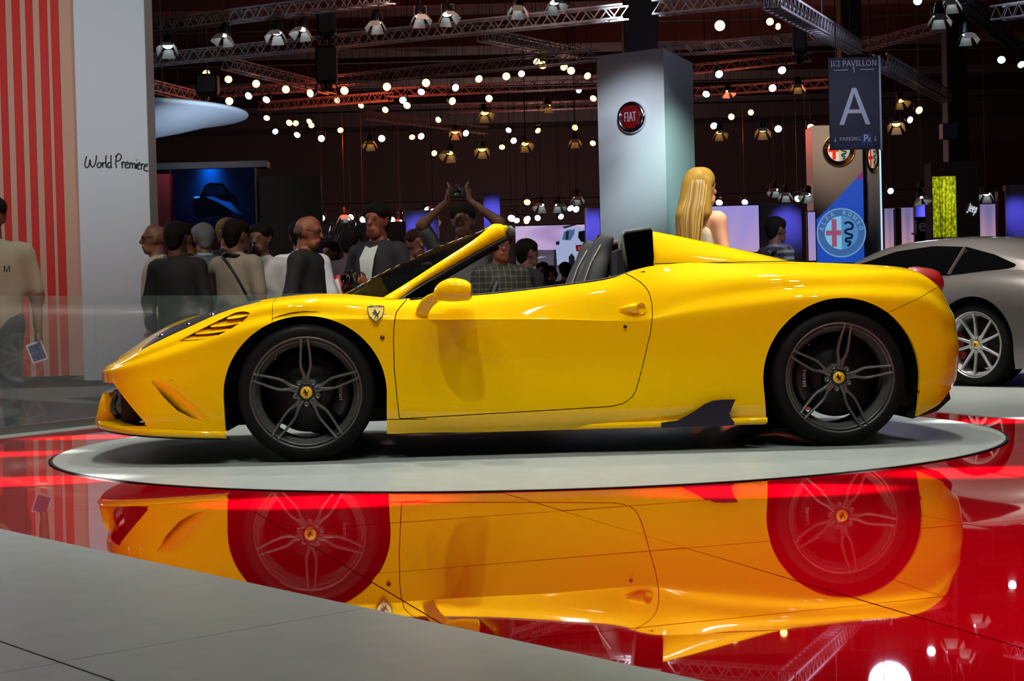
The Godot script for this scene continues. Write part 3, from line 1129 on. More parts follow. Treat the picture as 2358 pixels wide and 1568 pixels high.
func cockpit(car: Node) -> void:
	# windscreen
	var st := sm()
	var rows := []
	for i in 13:
		var v := i / 12.0
		var r := PackedVector3Array()
		for j in 25:
			var t := -1.0 + j / 12.0
			var b := Vector3(0.11 + 0.34 * t * t, 0.815 - 0.02 * t * t, 0.735 * t)
			var e := Vector3(0.935 + 0.045 * t * t, 1.172 - 0.018 * t * t, 0.565 * t)
			r.append(b.lerp(e, v) + Vector3(-0.018, 0.022, 0) * sin(v * PI) * (1.0 - 0.6 * t * t))
		rows.append(r)
	grid(st, rows, true)
	part(st, "windscreen", M.screen_glass, car)
	# header rail over the windscreen and its seal
	st = sm()
	var hr := []
	var sr := []
	for j in 25:
		var t := -1.0 + j / 12.0
		var e := Vector3(0.935 + 0.045 * t * t, 1.172 - 0.018 * t * t, 0.575 * t)
		hr.append(PackedVector3Array([e + Vector3(-0.02, -0.018, 0), e + Vector3(-0.012, 0.0, 0), e + Vector3(0.015, 0.008, 0), e + Vector3(0.045, 0.004, 0), e + Vector3(0.05, -0.02, 0), e + Vector3(0.03, -0.035, 0)]))
		var q := e + Vector3(0.068, -0.03, 0)
		sr.append(PackedVector3Array([q + Vector3(-0.02, -0.02, 0), q + Vector3(-0.02, 0.032, 0), q + Vector3(0.0, 0.033, 0), q + Vector3(0.018, 0.018, 0), q + Vector3(0.022, -0.006, 0), q + Vector3(0.01, -0.026, 0)]))
	rings_mesh(st, hr, true, true)
	part(st, "header_rail", M.paint, car)
	st = sm()
	rings_mesh(st, sr, true, true)
	part(st, "header_seal", M.seal, car)
	for s in [1.0, -1.0]:
		# windscreen pillar: yellow outside, black seal under it
		var up := [Vector3(0.37, 0.792, 0.80), Vector3(0.50, 0.868, 0.745), Vector3(0.645, 0.958, 0.70), Vector3(0.826, 1.070, 0.635), Vector3(0.905, 1.128, 0.60), Vector3(0.95, 1.166, 0.578), Vector3(1.0, 1.166, 0.57)]
		var lo := [Vector3(0.44, 0.775, 0.84), Vector3(0.54, 0.842, 0.77), Vector3(0.665, 0.915, 0.72), Vector3(0.835, 1.010, 0.655), Vector3(0.925, 1.058, 0.625), Vector3(0.985, 1.088, 0.605), Vector3(1.022, 1.104, 0.595)]
		var pr := []
		var kr := []
		for i in up.size():
			var u: Vector3 = up[i]
			var l: Vector3 = lo[i]
			var m := u.lerp(l, 0.45) + Vector3(0, 0.004, 0.012)
			var a := [u + Vector3(0, 0, -0.03), u, m, l, l + Vector3(0, 0, -0.035)]
			var d := (l - u).normalized()
			var k := [l + Vector3(0, 0, -0.004), l + d * 0.016 + Vector3(0, 0, -0.006), l + d * 0.026 + Vector3(0, 0, -0.016), l + d * 0.022 + Vector3(0, 0, -0.05), l + Vector3(0, 0, -0.045)]
			var ra := PackedVector3Array()
			var rk := PackedVector3Array()
			for q in a:
				ra.append(Vector3(q.x, q.y, q.z * s))
			for q in k:
				rk.append(Vector3(q.x, q.y, q.z * s))
			pr.append(ra)
			kr.append(rk)
		st = sm()
		rings_mesh(st, dense(pr, 4, 1), true, s < 0)
		part(st, "windscreen_pillar", M.paint, car)
		st = sm()
		rings_mesh(st, dense(kr, 4, 1), true, s < 0)
		part(st, "pillar_seal", M.black, car)
		# dark corner glass at the foot of the pillar
		st = sm(false)
		extrude(st, v2([[0.47, 0.785], [0.56, 0.84], [0.64, 0.885], [0.66, 0.79]]), 0.80 if s > 0 else -0.806, 0.806 if s > 0 else -0.80)
		part(st, "corner_panel", M.gloss_black, car)
		# belt seal along the top of the door
		st = sm()
		tube(st, Array(spline([Vector3(0.52, 0.787, 0.84 * s), Vector3(0.9, 0.803, 0.85 * s), Vector3(1.2, 0.830, 0.85 * s), Vector3(1.5, 0.864, 0.845 * s), Vector3(1.66, 0.905, 0.82 * s)], 4)), 0.007, 6)
		part(st, "belt_seal", M.black, car)
		# inner door
		st = sm(false)
		extrude(st, v2([[0.46, 0.2], [1.70, 0.2], [1.70, 0.90], [1.5, 0.855], [1.2, 0.82], [0.9, 0.795], [0.46, 0.78]]), 0.80 if s > 0 else -0.84, 0.84 if s > 0 else -0.80)
		part(st, "door_card", M.black, car)
		# glossy black quarter panel between the seat and the buttress, with its grey seal
		st = sm(false)
		extrude(st, v2([[1.612, 1.085], [1.625, 1.094], [1.745, 1.112], [1.757, 1.108], [1.762, 0.96], [1.754, 0.942], [1.70, 0.918], [1.645, 0.885], [1.632, 0.90], [1.62, 0.99]]), 0.72 if s > 0 else -0.745, 0.745 if s > 0 else -0.72)
		part(st, "quarter_panel", M.gloss_black, car)
		st = sm()
		tube(st, [Vector3(1.632, 0.885, 0.73 * s), Vector3(1.614, 0.99, 0.73 * s), Vector3(1.605, 1.085, 0.725 * s), Vector3(1.62, 1.10, 0.72 * s), Vector3(1.755, 1.118, 0.70 * s)], 0.012, 8)
		part(st, "quarter_seal", M.seal, car)
		seat(car, s)
	# bulkhead between the buttresses, dashboard, steering wheel
	st = sm(false)
	bevel_box(st, Vector3(1.725, 0.66, 0), Vector3(0.05, 0.80, 1.44), 0.01)
	part(st, "bulkhead", M.black, car)
	st = sm()
	var dash := []
	for z in [-0.74, -0.7, -0.3, 0.3, 0.7, 0.74]:
		var k := 0.0 if absf(z) < 0.72 else 0.03
		dash.append(PackedVector3Array([Vector3(0.36 + k, 0.45, z), Vector3(0.36 + k, 0.77 - k, z), Vector3(0.52, 0.80 - k, z), Vector3(0.72 - k, 0.785 - k, z), Vector3(0.80 - k, 0.70, z), Vector3(0.72, 0.45, z)]))
	rings_mesh(st, dash, true, true)
	part(st, "dashboard", M.seat, car)
	st = sm()
	var ringp := []
	for k in 25:
		var a := TAU * k / 24
		ringp.append(Vector3(0.90 + sin(a) * 0.07, 0.70 + sin(a) * 0.165, 0.36 + cos(a) * 0.18))
	tube(st, ringp, 0.016, 8)
	part(st, "steering_wheel", M.black, car)

func seat(car: Node, s: float) -> void:
	var n := group_node("seat", car, Vector3(0.09, 0, 0.37 * s))
	var st := sm()
	var rings := []
	for k in [[1.30, 0.42, 0.24, 0.06], [1.335, 0.60, 0.25, 0.06], [1.375, 0.78, 0.25, 0.055], [1.415, 0.92, 0.205, 0.047], [1.445, 1.0, 0.15, 0.040], [1.465, 1.06, 0.13, 0.036], [1.48, 1.092, 0.11, 0.028], [1.487, 1.102, 0.06, 0.012]]:
		var ring := PackedVector3Array()
		for a in 20:
			var t := TAU * a / 20
			var zz := signf(cos(t)) * pow(absf(cos(t)), 0.7) * float(k[2])
			var xx := signf(sin(t)) * pow(absf(sin(t)), 0.8) * float(k[3])
			if xx < 0:
				xx -= 0.045 * pow(absf(zz) / maxf(k[2], 0.01), 3.0)      # bolsters come forward
			ring.append(Vector3(float(k[0]) + xx, float(k[1]) + xx * -0.25, zz))
		rings.append(ring)
	rings_mesh(st, dense_closed(rings, 3), true, false)
	part(st, "backrest", M.seat, n)
	for z in [-0.13, 0.13]:
		st = sm()
		tube(st, [Vector3(1.27, 0.66, z * 1.95), Vector3(1.315, 0.83, z * 1.93), Vector3(1.365, 0.95, z * 1.5), Vector3(1.41, 1.02, z * 1.12), Vector3(1.44, 1.075, z * 0.9)], 0.004, 5)
		part(st, "piping", M.seam, n)
	st = sm()
	var c := []
	for k in [[0.86, 0.30, 0.05], [0.90, 0.32, 0.10], [1.10, 0.33, 0.12], [1.32, 0.34, 0.11], [1.36, 0.34, 0.07]]:
		var ring := PackedVector3Array()
		for a in 16:
			var t := TAU * a / 16
			ring.append(Vector3(k[0], float(k[1]) + sin(t) * float(k[2]), cos(t) * 0.24))
		c.append(ring)
	rings_mesh(st, c, true, false)
	part(st, "cushion", M.seat, n)

func dense_closed(rings: Array, n: int) -> Array:
	var out := []
	for i in range(rings.size() - 1):
		for k in n:
			var row := PackedVector3Array()
			for j in rings[0].size():
				row.append(cr(rings[maxi(i - 1, 0)][j], rings[i][j], rings[i + 1][j], rings[mini(i + 2, rings.size() - 1)][j], float(k) / n))
			out.append(row)
	out.append(rings[-1])
	return out

func mirror(car: Node, s: float) -> void:
	var n := group_node("door_mirror", car)
	var st := sm()
	var rings := []
	for k in [[0.635, 0.800, 1.075, 0.004, 0.01], [0.642, 0.806, 1.075, 0.025, 0.045], [0.665, 0.816, 1.075, 0.043, 0.080], [0.70, 0.823, 1.078, 0.054, 0.100], [0.74, 0.825, 1.08, 0.058, 0.108], [0.785, 0.822, 1.08, 0.053, 0.108], [0.808, 0.818, 1.08, 0.046, 0.104], [0.818, 0.816, 1.08, 0.038, 0.096]]:
		var ring := PackedVector3Array()
		for a in 24:
			var t := TAU * a / 24
			ring.append(Vector3(k[0], float(k[1]) + signf(sin(t)) * pow(absf(sin(t)), 0.8) * float(k[3]), (float(k[2]) + signf(cos(t)) * pow(absf(cos(t)), 0.75) * float(k[4])) * s))
		rings.append(ring)
	rings_mesh(st, dense_closed(rings, 3), true, s > 0)
	part(st, "housing", M.paint, n)
	st = sm()
	var arm := []
	for k in [[0.575, 0.695, 0.93, 0.030, 0.012], [0.577, 0.715, 0.945, 0.030, 0.016], [0.592, 0.745, 0.965, 0.031, 0.018], [0.618, 0.775, 0.985, 0.034, 0.02], [0.655, 0.795, 1.005, 0.040, 0.022], [0.70, 0.806, 1.03, 0.045, 0.022]]:
		var ring := PackedVector3Array()
		for a in 14:
			var t := TAU * a / 14
			ring.append(Vector3(float(k[0]) + cos(t) * float(k[3]), float(k[1]) - cos(t) * 0.012, (float(k[2]) + sin(t) * float(k[4])) * s))
		arm.append(ring)
	rings_mesh(st, dense_closed(arm, 3), true, s < 0)
	part(st, "arm", M.paint, n)
	st = sm(false)
	extrude(st, v2([[-0.088, -0.032], [0.088, -0.032], [0.096, 0.0], [0.085, 0.034], [-0.085, 0.034], [-0.096, 0.0]]), 0.0, 0.002, Vector3(0.819, 0.816, 1.08 * s), Basis(Vector3(0, 0, -1), Vector3(0, 1, 0), Vector3(1, 0, 0)))
	part(st, "mirror_glass", M.chrome, n)

func chassis(car: Node) -> void:
	# floor pan, wheel housings, diffuser
	var st := sm(false)
	bevel_box(st, Vector3(1.33, 0.15, 0), Vector3(1.75, 0.07, 1.72), 0.02)
	bevel_box(st, Vector3(-0.62, 0.17, 0), Vector3(0.42, 0.06, 1.5), 0.02)
	bevel_box(st, Vector3(3.10, 0.21, 0), Vector3(0.22, 0.12, 1.5), 0.03)
	bevel_box(st, Vector3(0.0, 0.22, 0), Vector3(1.0, 0.12, 1.0), 0.02)
	bevel_box(st, Vector3(2.65, 0.24, 0), Vector3(1.0, 0.14, 1.0), 0.02)
	part(st, "underbody", M.black, car)
	for x in [0.0, 2.661]:
		for s in [1.0, -1.0]:
			st = sm()
			var rows := []
			for k in 25:
				var a := deg_to_rad(-16.0 + 212.0 * k / 24)
				rows.append(PackedVector3Array([Vector3(x + cos(a) * 0.407, 0.335 + sin(a) * 0.407, 0.93 * s), Vector3(x + cos(a) * 0.407, 0.335 + sin(a) * 0.407, 0.55 * s), Vector3(x, 0.335, 0.55 * s)]))
			grid(st, rows, s > 0)
			part(st, "wheel_housing", M.black, car)
	st = sm(false)
	extrude(st, v2([[3.02, 0.13], [3.06, 0.115], [3.19, 0.15], [3.26, 0.21], [3.25, 0.26], [3.1, 0.18]]), -0.80, 0.80)
	part(st, "diffuser", M.black, car)

func make_wheel(n: Node, tyre_r: float, width: float, turn: float, caliper_side: float, silver := false) -> void:
	var st := sm()
	lathe(st, [Vector2(0.266, -0.008), Vector2(0.276, 0.002), Vector2(0.292, 0.006), Vector2(0.312, 0.003), Vector2(0.326, -0.008), Vector2(tyre_r - 0.006, -0.024), Vector2(tyre_r, -0.05), Vector2(tyre_r + 0.001, -width * 0.5), Vector2(tyre_r, -width + 0.045), Vector2(tyre_r - 0.008, -width + 0.02), Vector2(0.315, -width), Vector2(0.266, -width + 0.01)], 72)
	part(st, "tyre", M.rubber, n)
	var mr: Material = M.wheel_silver if silver else M.rim
	st = sm()
	lathe(st, [Vector2(0.277, 0.001), Vector2(0.274, 0.004), Vector2(0.2685, 0.003), Vector2(0.2665, -0.010), Vector2(0.262, -0.013), Vector2(0.2585, -0.005), Vector2(0.2545, -0.005), Vector2(0.2515, -0.013), Vector2(0.247, -0.03), Vector2(0.232, -0.042), Vector2(0.229, -0.06), Vector2(0.232, -0.10), Vector2(0.236, -width + 0.02)], 72, Vector3.ZERO, Basis.IDENTITY, true)
	part(st, "rim", mr, n)
	# twin spokes
	var spokes := 5
	for k in spokes:
		var b := Basis(Vector3(0, 0, 1), turn + TAU * k / spokes)
		st = sm()
		for e in [-1.0, 1.0]:
			var path: Array
			var ww: Array
			if silver:
				path = [[0.045, 0.010, -0.034], [0.09, 0.024, -0.036], [0.15, 0.042, -0.030], [0.21, 0.058, -0.022], [0.262, 0.070, -0.010]]
				ww = [0.016, 0.014, 0.011, 0.010, 0.011]
			else:
				path = [[0.04, 0.004, -0.036], [0.075, 0.007, -0.040], [0.095, 0.013, -0.039], [0.12, 0.0215, -0.036], [0.145, 0.0245, -0.033], [0.19, 0.0225, -0.026], [0.235, 0.0185, -0.016], [0.268, 0.0165, -0.004]]
				ww = [0.016, 0.0115, 0.0085, 0.0072, 0.0066, 0.0062, 0.0062, 0.0068]
			var rings := []
			for i in path.size():
				var q: Array = path[i]
				var w: float = ww[i]
				var c := Vector3(q[1] * e, q[0], q[2])
				var ring := PackedVector3Array()
				for d in [Vector2(-w, -0.022), Vector2(-w, 0.006), Vector2(-w * 0.55, 0.011), Vector2(w * 0.55, 0.011), Vector2(w, 0.006), Vector2(w, -0.022)]:
					ring.append(b * (c + Vector3(d.x, 0, d.y)))
				rings.append(ring)
			rings_mesh(st, dense_closed(rings, 3), true, false)
		part(st, "spoke", mr, n)
	st = sm()
	lathe(st, [Vector2(0.0, -0.026), Vector2(0.030, -0.026), Vector2(0.036, -0.030), Vector2(0.050, -0.036), Vector2(0.066, -0.046), Vector2(0.074, -0.058), Vector2(0.074, -0.10)], 40, Vector3.ZERO, Basis.IDENTITY, true)
	part(st, "hub", mr if silver else M.rim_dark, n)
	st = sm()
	lathe(st, [Vector2(0.0, -0.019), Vector2(0.026, -0.019), Vector2(0.029, -0.022), Vector2(0.0295, -0.03)], 32, Vector3.ZERO, Basis.IDENTITY, true)
	part(st, "hub_cap", M.cap_yellow, n)
	horse(n, Vector3(-0.017, -0.019, -0.0185), 0.038, "horse_emblem")
	for k in 5:
		var a := turn + PI / 2 + TAU * (k + 0.5) / 5
		st = sm()
		var o := Vector3(cos(a), sin(a), 0) * 0.058
		lathe(st, [Vector2(0.0, -0.030), Vector2(0.006, -0.030), Vector2(0.0075, -0.026), Vector2(0.012, -0.026), Vector2(0.0145, -0.032), Vector2(0.0145, -0.06)], 14, o, Basis.IDENTITY, true)
		part(st, "lug_nut", M.chrome if silver else M.rim, n)
	st = sm()
	lathe(st, [Vector2(0.05, -0.085), Vector2(0.10, -0.085), Vector2(0.105, -0.09), Vector2(0.198, -0.09), Vector2(0.198, -0.122), Vector2(0.05, -0.122)], 56, Vector3.ZERO, Basis.IDENTITY, true)
	part(st, "brake_disc", M.disc, n)
	st = sm()
	var cal := []
	for k in 11:
		var a := deg_to_rad(-38.0 + 62.0 * k / 10) if caliper_side > 0 else deg_to_rad(156.0 + 62.0 * k / 10)
		var u := Vector3(cos(a), sin(a), 0)
		cal.append(PackedVector3Array([u * 0.145 + Vector3(0, 0, -0.07), u * 0.145 + Vector3(0, 0, -0.058), u * 0.19 + Vector3(0, 0, -0.052), u * 0.218 + Vector3(0, 0, -0.062), u * 0.222 + Vector3(0, 0, -0.14), u * 0.145 + Vector3(0, 0, -0.14)]))
	rings_mesh(st, cal, true, true)
	part(st, "brake_caliper", mat(Color(0.45, 0.03, 0.04), 0.4) if silver else M.caliper, n)
	if not silver:
		text_part("Ferrari", 0.024, 0.002, M.white_print, "caliper_lettering", n, Vector3(0.168, 0.0, -0.050) if caliper_side > 0 else Vector3(-0.168, 0.0, -0.050), Basis(Vector3(0, 0, 1), -PI / 2), "Droid Serif", 700)
	st = sm()
	tube(st, [Vector3(-0.16, 0.185, -0.05), Vector3(-0.145, 0.168, -0.03)], 0.004, 6)
	part(st, "valve", M.chrome, n)

# ================================================================ stands behind the stage
func px_quad(a: Vector2, b: Vector2, d: float) -> Array:   # an upright rectangle facing the hall: centre, width, height
	var p := at(a.x, (a.y + b.y) / 2, d)
	var q := at(b.x, (a.y + b.y) / 2, d)
	var t := at((a.x + b.x) / 2, a.y, d)
	var u := at((a.x + b.x) / 2, b.y, d)
	return [Vector3((p.x + q.x) / 2, (t.y + u.y) / 2, -d), absf(q.x - p.x), t.y - u.y]

func new_image(w: int, h: int, c: Color) -> Image:
	var im := Image.create(w, h, false, Image.FORMAT_RGB8)
	im.fill(c)
	return im

func fill_poly(im: Image, pts: Array, c: Color, alpha := 1.0) -> void:   # pts in 0..1
	var p := PackedVector2Array()
	var lo := Vector2(1e9, 1e9)
	var hi := -lo
	for q in pts:
		var v := Vector2(q[0] * im.get_width(), q[1] * im.get_height())
		p.append(v)
		lo = lo.min(v)
		hi = hi.max(v)
	for y in range(maxi(0, int(lo.y)), mini(im.get_height(), int(hi.y) + 1)):
		for x in range(maxi(0, int(lo.x)), mini(im.get_width(), int(hi.x) + 1)):
			if Geometry2D.is_point_in_polygon(Vector2(x + 0.5, y + 0.5), p):
				im.set_pixel(x, y, im.get_pixel(x, y).lerp(c, alpha))

func screen_material(im: Image, energy: float) -> StandardMaterial3D:
	var t := ImageTexture.create_from_image(im)
	var m := mat(Color(0.01, 0.01, 0.01), 0.9, 0.0, 0.1)
	m.emission_enabled = true
	m.emission = Color(0, 0, 0)
	m.emission_texture = t
	m.emission_energy_multiplier = energy
	return m

func screen_face(w: float, h: float, m: Material, called: String, parent: Node, where := Vector3.ZERO) -> MeshInstance3D:
	var st := SurfaceTool.new()
	st.begin(Mesh.PRIMITIVE_TRIANGLES)
	for k in [[-0.5, -0.5], [-0.5, 0.5], [0.5, 0.5], [-0.5, -0.5], [0.5, 0.5], [0.5, -0.5]]:
		st.set_uv(Vector2(k[0] + 0.5, 0.5 - k[1]))
		st.set_normal(Vector3(0, 0, 1))
		st.add_vertex(Vector3(k[0] * w, k[1] * h, 0))
	st.set_material(m)
	var o := inst(st.commit(), called, parent)
	o.position = where
	return o

func led_screen(a: Vector2, b: Vector2, d: float, im: Image, energy: float, label: String, called := "led_screen", category := "screen") -> Node3D:
	var q := px_quad(a, b, d)
	var t := thing(called, label, category, q[0])
	var st := sm(false)
	bevel_box(st, Vector3(0, 0, -0.06), Vector3(q[1] + 0.08, q[2] + 0.08, 0.1), 0.01)
	part(st, "cabinet", M.black, t)
	screen_face(q[1], q[2], screen_material(im, energy), "screen_panel", t, Vector3(0, 0, 0.003))
	if t.position.y - float(q[2]) / 2 > HALL + 0.1:
		st = sm(false)
		var leg: float = t.position.y - float(q[2]) / 2 - HALL
		for s in [-0.4, 0.4]:
			box(st, Vector3(s * float(q[1]), -float(q[2]) / 2 - leg / 2, -0.06), Vector3(0.06, leg, 0.06))
		part(st, "support", M.black, t)
	return t

func panel(a: Vector2, b: Vector2, d: float, m: Material, called: String, label: String, category: String, depth := 0.2, to_floor := true) -> Node3D:
	var q := px_quad(a, b, d)
	var top: float = q[0].y + q[2] / 2
	var low: float = HALL if to_floor else q[0].y - q[2] / 2
	var t := thing(called, label, category, Vector3(q[0].x, low, -d))
	var st := sm(false)
	bevel_box(st, Vector3(0, (top - low) / 2, -depth / 2), Vector3(q[1], top - low, depth), 0.01)
	part(st, "body", m, t)
	st = sm(false)
	box(st, Vector3(0, 0.05, 0.004), Vector3(q[1] + 0.01, 0.1, 0.02))
	if to_floor:
		part(st, "skirting", M.lamp_black, t)
	return t

func build_stands() -> void:
	M.beige = mat(Color(0.62, 0.52, 0.44), 0.8)
	M.stripe = mat(Color(0.62, 0.07, 0.0), 0.7)
	M.wall_white = mat(Color(0.60, 0.67, 0.69), 0.6)
	M.ink = mat(Color(0.03, 0.03, 0.035), 0.6)
	M.pillar = mat(Color(0.66, 0.69, 0.70), 0.55)
	M.grey_dark = mat(Color(0.17, 0.17, 0.19), 0.6)
	M.lilac = mat(Color(0.55, 0.55, 0.55), 0.7)
	M.red_plain = mat(Color(0.5, 0.01, 0.03), 0.6)
	M.brown = mat(Color(0.30, 0.23, 0.20), 0.7)
	striped_wall()
	left_stand()
	centre_stand()
	right_stand()

func striped_wall() -> void:
	var d := 27.0
	var base := at(100, 500, d)
	var x0 := at(-220, 500, d).x
	var x1 := at(190, 500, d).x
	var t := thing("striped_wall", "tall beige stand wall with vertical orange-red stripes", "wall", Vector3((x0 + x1) / 2, HALL, -d))
	var st := sm(false)
	box(st, Vector3(0, 4.0, -0.15), Vector3(x1 - x0, 8.0, 0.3))
	part(st, "backing", M.beige, t)
	for k in [[11, 27], [42, 60], [73, 89.5], [105, 123], [131, 149], [-20, -4], [-52, -34], [-84, -66], [-115, -98], [-146, -130], [-178, -160]]:
		var a := at(k[0], 500, d).x - t.position.x
		var b := at(k[1], 500, d).x - t.position.x
		st = sm(false)
		box(st, Vector3((a + b) / 2, 4.0, 0.01), Vector3(b - a, 8.0, 0.02))
		part(st, "stripe", M.stripe, t)
	st = sm(false)
	box(st, Vector3(0, 0.04, 0.02), Vector3(x1 - x0, 0.08, 0.04))
	part(st, "skirting", M.lamp_black, t)
	# white pylon with handwriting
	var q := px_quad(Vector2(182, 480), Vector2(346, 520), 26.4)
	var p := thing("white_pylon", "tall pale grey pylon with handwritten World Premiere beside the striped wall", "pylon", Vector3(q[0].x, HALL, -26.4))
	st = sm(false)
	bevel_box(st, Vector3(0, 4.0, -0.3), Vector3(q[1], 8.0, 0.6), 0.01)
	part(st, "body", M.wall_white, p)
	# handwriting: pen strokes in units where the line is 1.45 wide
	var w := at(196, 388, 26.4)
	var sc := (at(341, 388, 26.4).x - w.x) / 145.0
	var o := Vector3(w.x - p.position.x, w.y - p.position.y, 0.002)
	var bs := Basis(Vector3(0, 0, 1), -0.015).scaled(Vector3(sc, sc, 1))
	var words := [["world", [
		[[4, 28], [0, 10], [3, 2], [9, 6], [12, 20], [13, 8], [18, 3], [24, 12], [27, 30]],
		[[32, 14], [28, 8], [30, 2], [36, 4], [37, 11], [33, 14]],
		[[40, 14], [41, 2]], [[41, 9], [44, 13], [47, 12]],
		[[49, 30], [48, 12], [49, 1]],
		[[59, 13], [53, 11], [52, 4], [56, 1], [60, 6]], [[60, 30], [60, 10], [61, 0]]]],
		["premiere", [
		[[73, 30], [71, 14], [72, 0]], [[70, 26], [78, 33], [84, 27], [80, 18], [73, 16]],
		[[85, 15], [86, 0]], [[86, 9], [89, 14], [92, 12]],
		[[93, 7], [99, 9], [98, 14], [93, 10], [94, 1], [101, 1]],
		[[103, 13], [103, -1]], [[103, 8], [107, 12], [109, 8], [109, -1]], [[109, 8], [113, 11], [115, 6], [115, -2]],
		[[118, 10], [118, -2]], [[118, 17], [119, 19]],
		[[121, 5], [126, 8], [125, 12], [121, 8], [122, -2], [127, -2]],
		[[129, 10], [130, -4]], [[130, 5], [133, 9], [136, 8]],
		[[136, 2], [143, 5], [142, 9], [137, 5], [136, -4], [140, -7], [146, -7]]]]]
	for wd in words:
		st = sm()
		for s in wd[1]:
			var pts := []
			for k in s:
				pts.append(Vector2(k[0], k[1]))
			stroke(st, pts, 2.9, 0.006, o, bs)
		part(st, "lettering_" + wd[0], M.ink, p)

func left_stand() -> void:
	# white disc canopy behind the pylon
	var c := at(285, 266, 31.5)
	var t := thing("disc_canopy", "white lens-shaped canopy disc hung from cables beside the pylon", "canopy", c)
	var st := sm()
	var r := 2.46
	lathe(st, [Vector2(0.0, 0.02), Vector2(r * 0.6, 0.05), Vector2(r * 0.95, 0.06), Vector2(r, 0.03), Vector2(r + 0.015, 0.0), Vector2(r, -0.03), Vector2(r * 0.955, -0.05), Vector2(r * 0.93, -0.055), Vector2(r * 0.75, -0.14), Vector2(r * 0.5, -0.30), Vector2(r * 0.2, -0.46), Vector2(0.0, -0.5)], 72, Vector3.ZERO, Basis(Vector3(1, 0, 0), Vector3(0, 0, -1), Vector3(0, 1, 0)))
	part(st, "shell", M.wall_white, t)
	for k in [[0.9, 0.5], [0.45, -0.6], [-0.7, 0.8], [-0.7, -0.8]]:
		st = sm(false)
		bar(st, Vector3(k[0], 0.03, k[1]), Vector3(k[0], 13.0 - c.y, k[1]), 0.012)
		part(st, "cable", M.lamp_black, t)
	# red panel, dark stand with the lit picture of a car under a cloth
	panel(Vector2(352, 400), Vector2(395, 700), 33.5, M.red_plain, "red_stand_wall", "dark red upright panel left of the blue lit car picture", "wall", 0.3)
	var im := new_image(240, 160, Color(0.012, 0.02, 0.07))
	for y in 160:
		for x in 240:
			var u := x / 240.0
			var v := y / 160.0
			var g := exp(-pow((u - 0.47) / (0.13 + v * 0.22), 2)) * clampf(1.0 - v * 1.75, 0, 1)
			var fl := exp(-pow((u - 0.5) / 0.3, 2) - pow((v - 0.55) / 0.16, 2)) * 0.12
			im.set_pixel(x, y, Color(0.012 + 0.01 * g, 0.02 + 0.36 * g + fl * 0.25, 0.08 + 0.85 * g + fl * 0.7))
	fill_poly(im, [[0.24, 0.50], [0.27, 0.40], [0.36, 0.36], [0.40, 0.24], [0.47, 0.20], [0.62, 0.22], [0.70, 0.34], [0.78, 0.42], [0.80, 0.62], [0.70, 0.70], [0.30, 0.72], [0.24, 0.62]], Color(0.008, 0.012, 0.04))
	fill_poly(im, [[0.41, 0.27], [0.47, 0.23], [0.60, 0.25], [0.65, 0.36], [0.52, 0.40], [0.42, 0.38]], Color(0.015, 0.04, 0.14))
	for k in 9:
		var a := 0.40 + k * 0.03
		fill_poly(im, [[0.40 + k * 0.008, 0.41], [0.43 + k * 0.012, 0.405], [0.55 + a * 0.45, 0.50 + k * 0.022], [0.50 + a * 0.42, 0.55 + k * 0.016]], Color(0.05, 0.35 - k * 0.02, 0.85 - k * 0.05), 0.35)
	fill_poly(im, [[0.26, 0.40], [0.33, 0.39], [0.34, 0.42], [0.27, 0.43]], Color(0.15, 0.5, 0.9))
	led_screen(Vector2(396, 389), Vector2(588, 545), 34.0, im, 1.1, "blue lit picture of a car under silk, on a dark stand wall", "backlit_picture_sign", "picture")
	panel(Vector2(345, 372), Vector2(614, 388), 33.9, M.grey_dark, "canopy_beam", "dark grey beam over the blue lit car picture", "beam", 0.5, false)
	panel(Vector2(588, 405), Vector2(742, 720), 34.6, mat(Color(0.10, 0.09, 0.11), 0.8), "stand_wall", "plain dark stand wall right of the blue lit car picture", "wall", 0.3)
	white_hatchback()
	# red counter behind the crowd
	panel(Vector2(636, 600), Vector2(690, 720), 20.0, mat(Color(0.6, 0.03, 0.03), 0.5), "red_counter", "small red counter behind the man in white shirt", "counter", 0.5)

